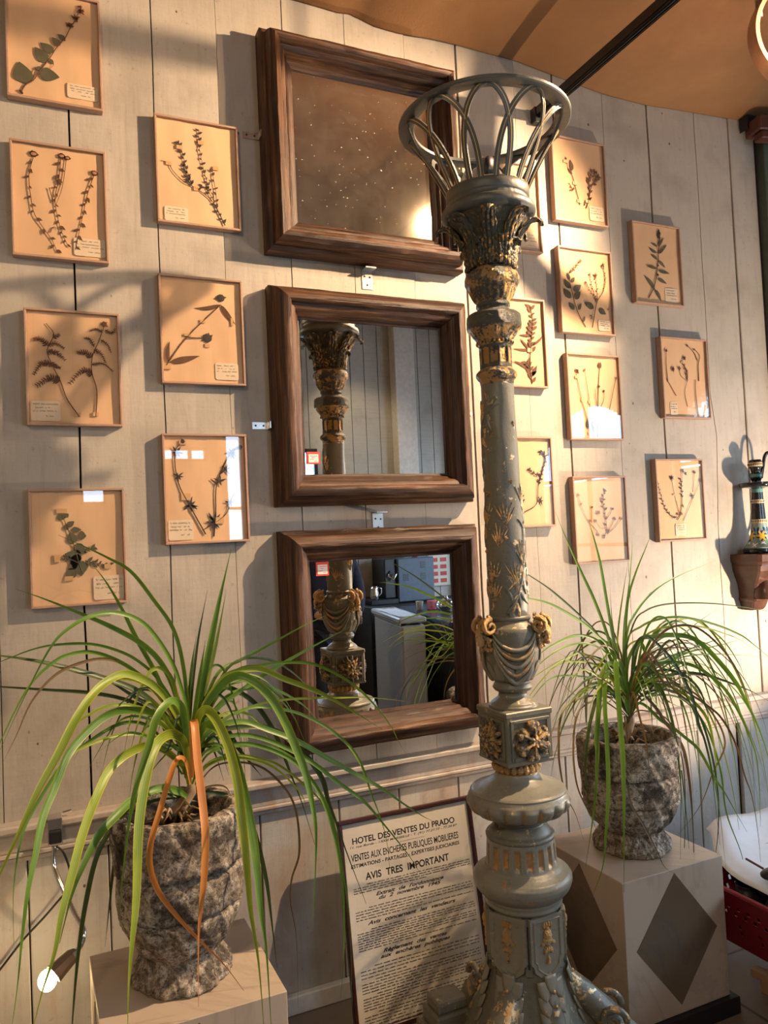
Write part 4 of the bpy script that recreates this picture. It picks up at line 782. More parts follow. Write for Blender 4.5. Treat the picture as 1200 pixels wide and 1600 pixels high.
# overlapping scale leaves along each rib
sc = MB()
for a in RIB:
    for side in (-1, 0, 1):
        for k in range(9):
            z = .385-k*.036-(abs(side)*.014); Rz = .104+max(0, .40-z)**1.55*.62; w_ = .017+.010*(.40-z)/.4; hgt = .046
            rows = []
            for i in range(7):
                u = i/6; zz = z-hgt*u+.006; R0 = .104+max(0, .40-zz)**1.55*.62; row = []
                for j in range(5):
                    v = -1+j/2; wd = w_*sqrt(max(0, 1-u**2.6))*v; o_ = .007+.008*u*(1-.5*v*v)
                    an = a+side*(.19+.0*(.4-z))+wd/R0; row.append(cyl(an, zz, R0*1.03+o_))
                rows.append(row)
            sc.cg = .15 if k % 2 else .0; sc.grid(rows)
            if side == 0:
                sc.cg = 1.0; p_ = cyl(a, z-hgt*.72, .104+max(0, .40-(z-hgt*.72))**1.55*.62+.017); sc.ell(p_, .0052, .0052, .006, 8, 6)
so = sc.build('scale_leaves', [M_DRUM], lamp, smooth=True); so.modifiers.new('thick', 'SOLIDIFY').thickness = .003
for a in (radians(-30), radians(-150), radians(90)):
    ft = MB(); ft.cg = .25; d_ = Vector((cos(a), sin(a), 0)); n_ = Vector((-sin(a), cos(a), 0)); secs = []
    path = [(.10, .33, .034, .030), (.16, .285, .040, .032), (.21, .235, .044, .034), (.26, .185, .045, .036), (.305, .13, .046, .040), (.34, .075, .048, .044), (.36, .025, .052, .030)]
    for (rr, z, hw, th_) in path:
        sec = []
        for k in range(16):
            q_ = 2*pi*k/16; wob = 1+.10*sin(q_*6+rr*60)
            sec.append(Vector((LX, LY, z))+d_*(rr+th_*cos(q_)*wob*.8)+n_*(hw*sin(q_)*wob)+Vector((0, 0, th_*cos(q_)*wob*.75)))
        secs.append(sec)
    ft.loft(secs); S2 = [Vector((LX, LY, 0))+d_*(.225+.040*(1-t/22)*cos(t*.42))+Vector((0, 0, .235+.040*(1-t/22)*sin(t*.42))) for t in range(20)]
    for s_ in (-1, 1): ft.tube([p+n_*(.044*s_) for p in S2], [.011*(1-.03*t) for t in range(20)], 8)
    ft.box((LX+d_.x*.33-.055, LY+d_.y*.33-.055, 0), (LX+d_.x*.33+.055, LY+d_.y*.33+.055, .05), .008)
    ft.build('scroll_foot', [M_SHAFT], lamp, smooth=True, auto=50)
# stepped side blocks behind the left foot
stp = MB(); q_ = Vector((LX-.20, LY+.12, 0)); stp.box((q_.x-.07, q_.y-.06, 0), (q_.x+.06, q_.y+.07, .20), .006); stp.box((q_.x-.055, q_.y-.045, .20), (q_.x+.05, q_.y+.055, .245), .006); stp.box((q_.x-.045, q_.y-.035, .245), (q_.x+.05, q_.y+.045, .275), .005)
stp.build('stepped_block', [M_SHAFT], lamp)
# skirt of six shield panels
for a in RIB:
    pn = MB(); n_ = Vector((cos(a), sin(a), 0)); x_ = Vector((-sin(a), cos(a), 0)); O = Vector((LX, LY, 0))+n_*.094; Zv = Vector((0, 0, 1))
    hw = .054
    out = [(-hw, .545), (hw, .545), (hw, .425), (hw*.86, .418), (hw*.80, .402), (hw*.45, .386), (hw*.15, .376), (-hw*.15, .376), (-hw*.45, .386), (-hw*.80, .402), (-hw*.86, .418), (-hw, .425)]
    inn = [(u*.78, (v-.46)*.86+.462) for u, v in out]
    pn.prism(out, O, x_, Zv, n_, .014)
    for i in range(len(inn)):
        p, q2 = inn[i], inn[(i+1) % len(inn)]
        pn.tube([O+x_*p[0]+Zv*p[1]+n_*.0148, O+x_*q2[0]+Zv*q2[1]+n_*.0148], .0022, 6)
    ob = pn.build('shield_panel', [M_DRUM], lamp)
    bd = MB(); bd.cg = 1
    def bead(u, z, ru, rz, dn=.006): bd.ell(O+x_*u+Zv*z+n_*.0155, 1, 1, 1, 10, 7, Matrix(((x_.x*ru, 0, n_.x*dn), (x_.y*ru, 0, n_.y*dn), (0, rz, 0))))
    for u in (-.011, -.004, .004, .011): bead(u, .527-abs(u)*.3, .004, .009)
    bead(0, .515, .006, .006); bead(0, .498, .013, .017, .011); bead(0, .482, .016, .010, .009); bead(-.017, .475, .007, .005); bead(.017, .475, .007, .005); bead(0, .473, .006, .007)
    for an in (-1.0, -.5, 0, .5, 1.0): bead(.013*sin(an), .449+.010*cos(an), .0045, .009)
    bead(0, .434, .005, .010); bead(0, .424, .006, .005)
    bd.build('bell_drop', [M_GILT], ob, smooth=True)
    sl = MB(); a2 = a+radians(30); n2 = Vector((cos(a2), sin(a2), 0)); x2 = Vector((-sin(a2), cos(a2), 0)); O2 = Vector((LX, LY, 0))+n2*.098
    sl.prism([(-.013, .545), (.013, .545), (.009, .39), (-.009, .39)], O2, x2, Zv, n2, .012); sl.cm = 1; sl.prism([(-.006, .525), (.006, .525), (.003, .41), (-.003, .41)], O2+n2*.0118, x2, Zv, n2, .0015)
    sl.build('narrow_panel', [M_SHAFT, M_IRON], lamp)
# torus and fluted drum
dm = MB(); dm.cg = .12; dm.lathe([(.545, .104), (.553, .110), (.562, .109), (.570, .112), (.575, .112), (.580, .120), (.592, .131), (.603, .137), (.615, .1405), (.627, .140), (.636, .134), (.641, .124), (.646, .115), (.652, .108), (.655, .104)], LC, 128, None, 3)
dm.build('torus_moulding', [M_DRUM], lamp, smooth=True)
NF = 19*2/2
def flute(th, z, r):
    k = abs(sin(th*9)); inz = sstep((z-.662)/.010)*sstep((.722-z)/.010)
    g = sstep((k-.66)/.12)*inz; return r-.0075*g, .8*g
dr_ = MB(); dr_.lathe([(.650, .104), (.656, .101), (.735, .096), (.738, .0955)], LC, 320, flute, sub=16)
dr_.build('fluted_drum', [M_DRUM], lamp, smooth=True)
dc = MB(); dc.cg = .1; dc.lathe([(.734, .098), (.740, .099), (.745, .096), (.748, .089), (.757, .083), (.768, .073), (.772, .068), (.776, .070), (.782, .074), (.788, .073), (.792, .066)], LC, 96, None, 2)
dc.build('drum_cap', [M_SHAFT], lamp, smooth=True)
def gad(th, z, r):
    k = abs(sin(th*9)); g = sstep((.852-z)/.02)*sstep((z-.79)/.015); return r+.013*g*(sqrt(k)-.62), (.34*(1-k)+.14)*g
di = MB(); di.lathe([(.788, .075), (.795, .100), (.803, .118), (.812, .132), (.824, .141), (.838, .1455), (.850, .1440), (.858, .138), (.862, .136), (.866, .137), (.871, .132), (.880, .108), (.892, .084), (.902, .068), (.912, .060), (.917, .059)], LC, 216, gad, 4)
di.build('gadrooned_dish', [M_DRUM], lamp, smooth=True)
br_ = MB(); br_.cg = .9; br_.lathe([(.912, .056), (.916, .061), (.920, .055), (.945, .054), (.950, .058), (.954, .055)], LC, 64, None, 1)
for k in range(22):
    a = 2*pi*k/22; br_.ell((LX+.062*cos(a), LY+.062*sin(a), .932), .0098, .0098, .0125, 10, 8)
br_.build('bead_ring', [M_GILT], lamp, smooth=True)
# square block with rosettes
bl = MB(); h_ = .0765
bl.box((LX-h_, LY-h_, .957), (LX+h_, LY+h_, 1.092), .004); bl.box((LX-h_*1.03, LY-h_*1.03, 1.084), (LX+h_*1.03, LY+h_*1.03, 1.101), .003); bl.box((LX-h_*1.02, LY-h_*1.02, .950), (LX+h_*1.02, LY+h_*1.02, .962), .003)
for a in (0, 90, 180, 270):
    n_ = Vector((cos(radians(a)), sin(radians(a)), 0)); x_ = Vector((-n_.y, n_.x, 0)); O = Vector((LX, LY, 1.022))+n_*(h_+.001)
    for s_ in (-1, 1):
        bl.obox(O+x_*(s_*.060), x_, n_, Vector((0, 0, 1)), .0045, .0035, .056, .001); bl.obox(O+Vector((0, 0, s_*.052)), x_, n_, Vector((0, 0, 1)), .060, .0035, .0045, .001)
bl.build('square_block', [M_SHAFT], lamp)
for a in (0, 90, 180, 270):
    rs = MB(); rs.cg = .55; n_ = Vector((cos(radians(a)), sin(radians(a)), 0)); x_ = Vector((-n_.y, n_.x, 0)); Zv = Vector((0, 0, 1)); O = Vector((LX, LY, 1.018))+n_*(h_+.004)
    rnd = random.Random(a)
    def blob(ang, rad, ra, rt, rn, dn=0):
        d_ = x_*cos(ang)+Zv*sin(ang); t_ = x_*-sin(ang)+Zv*cos(ang)
        q9 = 1.14; ra *= q9*rnd.uniform(.88, 1.1); rt *= q9*rnd.uniform(.9, 1.1); rad *= q9; M_ = Matrix(((d_.x*ra, t_.x*rt, n_.x*rn), (d_.y*ra, t_.y*rt, n_.y*rn), (d_.z*ra, t_.z*rt, n_.z*rn))); rs.ell(O+d_*rad+n_*dn, 1, 1, 1, 14, 9, M_)
    if a == 270:
        for k in range(6):
            an = k*pi/3+.5; blob(an, .0310, .019, .0165, .015, .006); blob(an+.16, .041, .009, .010, .010, .012); blob(an-.2, .040, .009, .009, .010, .011)
            blob(an, .022, .016, .004, .006, .019)
        blob(0, 0, .014, .014, .013, .012)
        for k in range(5): blob(k*1.257, .009, .008, .006, .006, .020)
    else:
        for k in range(14):
            an = k*2*pi/14; blob(an, .035, .019, .0072, .010, .003); blob(an+.2, .024, .014, .0062, .008, .012)
        for k in range(7): blob(k*2*pi/7, .012, .011, .007, .007, .019)
        blob(0, 0, .008, .008, .009, .021)
    rs.build('rosette', [M_GILT], lamp, smooth=True)
# vase with lotus leaves, garlands and ram heads
vs = MB(); vs.cg = .08; vs.lathe([(1.098, .0705), (1.106, .0705), (1.110, .066), (1.114, .064), (1.122, .053), (1.130, .043), (1.138, .0405), (1.144, .043), (1.148, .052), (1.157, .0575), (1.166, .054), (1.172, .050), (1.180, .053), (1.195, .063), (1.210, .0715), (1.235, .0775), (1.265, .0815), (1.300, .0825), (1.322, .0815), (1.328, .079), (1.333, .073), (1.343, .062), (1.347, .0600), (1.352, .0625), (1.358, .0625), (1.362, .058)], LC, 128, None, 3)
vs.build('vase_body', [M_SHAFT], lamp, smooth=True)
def vr(z):
    T = [(1.17, .050), (1.195, .063), (1.21, .0715), (1.235, .0775), (1.265, .0815), (1.30, .0825), (1.322, .0815), (1.36, .06)]
    for (a, ra), (b_, rb_) in zip(T[:-1], T[1:]):
        if a <= z <= b_: return ra+(rb_-ra)*(z-a)/(b_-a)
    return .05
lt = MB()
for k in range(14):
    a = 2*pi*k/14; rows = []
    for i in range(9):
        u = i/8; z = 1.178+.056*u; wd = .215*(1-u**3)**.6*(1 if u < 1 else 0); rows.append([cyl(a+wd*v, z, vr(z)+.001+.004*(1-abs(v))*1.0+(.002 if abs(v) > .8 else 0)) for v in (-1, -.8, -.4, 0, .4, .8, 1)])
    lt.cg = .1; lt.grid(rows)
lt.build('lotus_leaves', [M_DRUM], lamp, smooth=True).modifiers.new('thick', 'SOLIDIFY').thickness = .002
HD = [radians(-172), radians(-52), radians(68)]
for i in range(3):
    a, b_ = HD[i], HD[i]+radians(120); gs = MB()
    for s_ in range(5):
        gs.cg = .45 if s_ % 2 else .1; P = []
        for k in range(25):
            u = k/24; z = 1.315-.012*s_ -(.045+.012*s_)*4*u*(1-u); P.append(cyl(a+.25+(b_-a-.5)*u, z, vr(z)+.0035+.002*sin(u*pi)))
        gs.tube(P, [.0030+.0035*sin(pi*k/24) for k in range(25)], 8)
    gs.build('garland', [M_DRUM], lamp, smooth=True)
    hd = MB(); hd.cg = .75; n_ = Vector((cos(a), sin(a), 0)); x_ = Vector((-sin(a), cos(a), 0)); O = Vector((LX, LY, 0)); rnd = random.Random(i)
    hd.ell(O+n_*.092+Vector((0, 0, 1.335)), .021, .021, .026, 16, 12)
    hd.ell(O+n_*.108+Vector((0, 0, 1.312)), .014, .014, .026, 14, 10); hd.ell(O+n_*.110+Vector((0, 0, 1.290)), .011, .011, .010, 12, 8)
    for k in range(46):
        an = rnd.uniform(0, 2*pi); zz = rnd.uniform(-1, 1); p = O+n_*(.090+.019*cos(an)*.7)+x_*(.020*sin(an))+Vector((0, 0, 1.340+.026*zz)); hd.ell(p, .006, .006, .0055, 7, 5)
    for k in range(24):
        an = rnd.uniform(-1.2, 1.2); p = O+n_*(.086+.012*cos(an))+x_*(.022*sin(an))+Vector((0, 0, 1.305-.035*rnd.random())); hd.ell(p, .006, .006, .007, 7, 5)
    H = hd.build('ram_head', [M_GILT], lamp, smooth=True)
    for s_ in (-1, 1):
        hn = MB(); hn.cg = 1; P = []; Rr = []
        for k in range(34):
            q2 = k/33; an = 1.9-q2*8.2; rad = .0225*(1-.72*q2); P.append(O+n_*(.094+rad*cos(an)*1.0)+x_*(s_*(.022+.010*q2))+Vector((0, 0, 1.336+rad*sin(an)))); Rr.append(.0075*(1-.55*q2))
        hn.tube(P, Rr, 10); hn.build('horn', [M_GILT], H, smooth=True)
# neck, flutes, echinus, capital
nk = MB(); nk.cg = .5; nk.lathe([(2.030, .0475), (2.040, .050), (2.046, .0505), (2.050, .056), (2.058, .0600), (2.066, .0598), (2.073, .054), (2.078, .048), (2.083, .0455)], LC, 96, None, 3)
nk.build('neck_ring', [M_CAP], lamp, smooth=True)
def fl2(th, z, r):
    k = abs(sin(th*5)); g = sstep((k-.25)/.2)*sstep((z-2.088)/.008)*sstep((2.142-z)/.008); return r-.0045*g, .75*g
nf = MB(); nf.lathe([(2.078, .0470), (2.150, .0475)], LC, 160, fl2, sub=18); nf.build('fluted_neck', [M_CAP], lamp, smooth=True)
be = MB(); be.cg = .5; be.lathe([(2.146, .047), (2.150, .050), (2.156, .050), (2.160, .052), (2.172, .060), (2.185, .070), (2.193, .0745), (2.196, .0790), (2.204, .0805), (2.226, .0795), (2.234, .0785), (2.240, .072), (2.244, .058), (2.250, .047), (2.256, .045), (2.262, .050), (2.270, .0495), (2.275, .046)], LC, 128, lambda th, z, r: ((r-.003*abs(cos(th*10))*sstep((z-2.16)/.01)*sstep((2.194-z)/.006)), .55 if z < 2.198 else .15), 4)
for k in range(26):
    a = 2*pi*k/26; be.ell((LX+.0515*cos(a), LY+.0515*sin(a), 2.155), .0050, .0050, .0055, 8, 6)
be.build('echinus_moulding', [M_CAP], lamp, smooth=True)
cu = MB(); cu.lathe([(2.268, .044), (2.274, .048), (2.285, .058), (2.300, .066), (2.312, .070), (2.318, .0705), (2.322, .075), (2.332, .0795), (2.345, .0800), (2.356, .0765), (2.362, .068), (2.368, .0615), (2.376, .060)], LC, 144, lambda th, z, r: ((r-.0045*abs(cos(th*9))*sstep((z-2.272)/.01)*sstep((2.316-z)/.006)), .45), 4)
cu.build('gadrooned_cup', [M_CAP], lamp, smooth=True)
cp = MB(); cp.lathe([(2.370, .058), (2.40, .0595), (2.44, .066), (2.47, .080), (2.495, .098), (2.515, .115), (2.522, .118)], LC, 96, lambda th, z, r: (r+.0015*sin(th*32), .2), 5)
cp.build('capital_bell', [M_CAP], lamp, smooth=True)
def bell(z):
    T = [(2.37, .060), (2.40, .0615), (2.44, .068), (2.47, .082), (2.495, .100), (2.515, .117), (2.54, .125)]
    for (a, ra), (b_, rb_) in zip(T[:-1], T[1:]):
        if a <= z <= b_: return ra+(rb_-ra)*(z-a)/(b_-a)
    return T[-1][1]
for tier, (NLf, z1, ww, cl, off) in enumerate(((8, 2.445, .34, .018, pi/8), (8, 2.508, .40, .034, 0))):
    for k in range(NLf):
        a = 2*pi*k/NLf+off+.2; lf_ = MB(); gv = []; rows = []; n = 40
        for i in range(n+1):
            u = i/n; 
            if u < .72: z = 2.372+(z1-2.372)*u/.72; R = bell(z)+.004+.006*tier*u
            else:
                q2 = (u-.72)/.28; z = z1+.012*sin(q2*pi*.6)-.030*q2*q2; R = bell(z1)+.004+.006*tier+cl*sin(q2*pi/2)
            env = (.70+.55*sin(pi*min(1, u*1.1)))*(1-.75*sstep((u-.78)/.22)); ser = 1-.16*abs(sin(u*22)); row = []
            for j in range(17):
                v = -1+j/8; an = a+ww*.5*env*ser*v*(.115/max(R, .06))**.55; rid = cos(v*12.5+.6*sin(u*14)); gv.append(max(0, rid)*.75*(.6+.4*sin(u*40+j))); row.append(cyl(an, z, R+.004*(1-abs(v))+.0045*rid*(1-.5*u)+.0018*sin(u*55+v*6)-.004*v*v))
            rows.append(row)
        lf_.grid(rows); lf_.g = gv; lo_ = lf_.build('acanthus_leaf', [M_CAP], lamp, smooth=True); lo_.modifiers.new('thick', 'SOLIDIFY').thickness = .004
ab = MB(); ab.lathe([(2.516, .112), (2.520, .126), (2.527, .136), (2.536, .1385), (2.547, .136), (2.553, .128), (2.556, .122), (2.562, .120), (2.570, .119), (2.575, .1215), (2.600, .1225), (2.603, .119), (2.603, .108), (2.56, .10)], LC, 128, lambda th, z, r: (r-.0012*abs(sin(th*20))*(1 if 2.556 < z < 2.572 else 0), 0), 2)
ab.build('capital_ring', [M_BASK], lamp, smooth=True)
gr_ = MB()
gr_.tube([cyl(2*pi*k/96, 2.6035, .120) for k in range(97)], .0018, 6, cap=False)
gr_.build('gold_rim_line', [M_BGOLD], lamp, smooth=True)
# basket
basket = MB(); RB, RTp, ZB, ZT = .1165, .232, 2.598, 2.806
for k in range(10):
    pass
bars, golds = MB(), MB()
for k in range(10):
    c0 = 2*pi*k/10+.42
    for s_ in (-1, 1):
        P = []
        for i in range(29):
            u = i/28; ph = radians(26)*max(0, 1-u**2.1)**.62*s_; R = RB+(RTp-RB)*(u**1.12); P.append(cyl(c0+ph, ZB+(ZT-ZB)*(u if u < .999 else 1), R))
        secs = []; secg = []
        for i, p in enumerate(P):
            t_ = (P[min(i+1, 28)]-P[max(i-1, 0)]).normalized(); nr = Vector((p.x-LX, p.y-LY, 0)).normalized(); nr = (nr-t_*nr.dot(t_)).normalized(); w_ = t_.cross(nr)
            a_, b2 = .0082, .0030
            secs.append([p+w_*a_+nr*b2, p-w_*a_+nr*b2, p-w_*a_-nr*b2, p+w_*a_-nr*b2])
            secg.append([p+w_*.0012+nr*(b2+.0012), p-w_*.0012+nr*(b2+.0012), p-w_*.0012+nr*(b2-.001), p+w_*.0012+nr*(b2-.001)])
        bars.loft(secs); golds.loft(secg)
bars.build('arched_basket_bars', [M_BASK], lamp)
golds.build('gold_pinstripes', [M_BGOLD], lamp)
rg = MB(); rg.lathe([(2.803, .207), (2.801, .210), (2.801, .250), (2.804, .253), (2.811, .253), (2.814, .250), (2.814, .210), (2.811, .207), (2.803, .207)], LC, 144, None, 1, cap=False)
rg.build('basket_rim', [M_BASK], lamp, smooth=True, auto=40)
sk = MB(); q1 = at(752, 268, -LY-.0); zc_ = q1.z
sk.tube([(LX, LY, 2.55), (LX, LY, zc_-.02)], .012, 12); sk.ell((LX+.012, LY-.01, zc_), .045, .018, .045, 20, 12, Matrix.Rotation(radians(35), 3, 'Z'))
sk.tube([Vector((LX+.012, LY-.01, zc_)), Vector((LX+.07, LY+.025, zc_-.012))], [.022, .020], 16); sk.tube([(LX-.012, LY, 2.60), (LX-.012, LY, zc_)], .006, 8)
for k in range(3):
    a = k*2*pi/3+.4; sk.tube([cyl(a, 2.604, .112), cyl(a, 2.606, .006)], .004, 6)
sk.build('lamp_socket', [M_BLACK], lamp, smooth=True, auto=40)

# ================================================================== PEDESTALS, URNS, PLANTS
def pedestal(x0, x1, y0, y1, zt, label, plinth):
    r = thing('marble_pedestal', ((x0+x1)/2, (y0+y1)/2, 0), label, 'pedestal', 'marble pedestals with diamond inlays')
    b_ = MB(); b_.box((x0, y0, .055), (x1, y1, zt), .002); b_.build('body', [M_MARBLE], r)
    p = MB(); e = .022; p.box((x0-e*.2, y0-e, 0), (x1+e, y1+e, .055), .003); p.build('plinth', [M_BLACK if plinth else M_MARBLE], r)
    xc, yc, zm = (x0+x1)/2, (y0+y1)/2, zt*.5+.035; hx, hz = (x1-x0)*.40, (zt-.055)*.455
    for nm, O, X, Nn in (('f', (xc, y0+.0005, zm), (1, 0, 0), (0, -1, 0)), ('l', (x0+.0005, yc, zm), (0, 1, 0), (-1, 0, 0)), ('r', (x1-.0005, yc, zm), (0, 1, 0), (1, 0, 0))):
        d_ = MB(); d_.prism([(0, -hz), (hx, 0), (0, hz), (-hx, 0)], O, X, (0, 0, 1), Nn, .0022); tag(d_.build('diamond_inlay', [M_DIAMOND], r), 'brown marble diamond')
    return r
pedestal(.108, .534, -.755, -.335, .510, 'cream marble pedestal with brown diamond inlay, under the left stone urn at the bottom left', False)
pedestal(1.621, 2.040, -.702, -.285, .506, 'cream marble pedestal with brown diamonds and a black plinth, under the right stone urn', True)

URN = [(0, .125), (.006, .130), (.022, .127), (.035, .118), (.05, .107), (.062, .100), (.072, .102), (.085, .118), (.105, .134), (.14, .150), (.170, .158), (.178, .151), (.187, .161), (.235, .163), (.262, .163), (.272, .150), (.280, .153), (.285, .170), (.33, .168), (.375, .170), (.40, .168), (.410, .160), (.410, .142), (.395, .130), (.35, .127), (.33, .02)]
def urn(x, y, z, root, s=1, seed=0, hs=1):
    ph = [random.Random(seed+i).uniform(0, 6.28) for i in range(8)]
    u = MB()
    def md(th, zz, r):
        w_ = .0035*sin(3*th+ph[0]+zz*9)+.003*sin(7*th+ph[1]-zz*31)+.002*sin(13*th+ph[2]+zz*60)+.0016*sin(29*th+ph[3]+zz*110)+.0014*sin(47*th+zz*170)
        if zz > z+.40*s*hs and abs(r) > .15: w_ += .002*sin(5*th+ph[4])
        return r+w_, 0
    u.lathe([(z+a*s*hs, b_*s) for a, b_ in URN], (x, y), 144, md, 4)
    u.build('urn', [M_STONE], root, smooth=True)
    so_ = MB(); rn = random.Random(seed); zz = z+.352*s*hs; rows = []
    for i in range(9): rows.append([Vector((x+(.129*s)*i/8*cos(2*pi*k/40), y+(.129*s)*i/8*sin(2*pi*k/40), zz+.018*(1-i/8)+rn.uniform(-.004, .004))) for k in range(41)])
    for r_ in rows: r_[40] = r_[0]
    so_.grid(rows); so_.build('soil', [M_SOIL], root, smooth=True)
    return zz

def ribbon(mb, P, w, rn, view=None, tip=True, basew=.55):
    S = spline(P, 7); n = len(S); rows = []; tw0 = rn.uniform(-.5, .5); tw1 = tw0+rn.uniform(-.6, .6)
    for i, p in enumerate(S):
        t_ = (S[min(i+1, n-1)]-S[max(i-1, 0)]); t_ = t_.normalized() if t_.length > 1e-8 else Vector((0, 0, 1))
        v = (CAM0-p).normalized(); sd = t_.cross(v); sd = sd.normalized() if sd.length > 1e-4 else t_.orthogonal().normalized(); nn = sd.cross(t_).normalized()
        u = i/(n-1); a = tw0+(tw1-tw0)*u; sd2 = sd*cos(a)+nn*sin(a); n2 = nn*cos(a)-sd*sin(a)
        k = (basew+(1-basew)*sstep(u/.25))*(1-sstep((u-.55)/.47)*.93); hw = w*.5*k
        rows.append([p-sd2*hw+n2*hw*.30, p-sd2*hw*.5+n2*hw*.06, p, p+sd2*hw*.5+n2*hw*.06, p+sd2*hw+n2*hw*.30])
    mb.grid(rows, uv=True)
CAM0 = Vector((0, -2.6, 1.6))
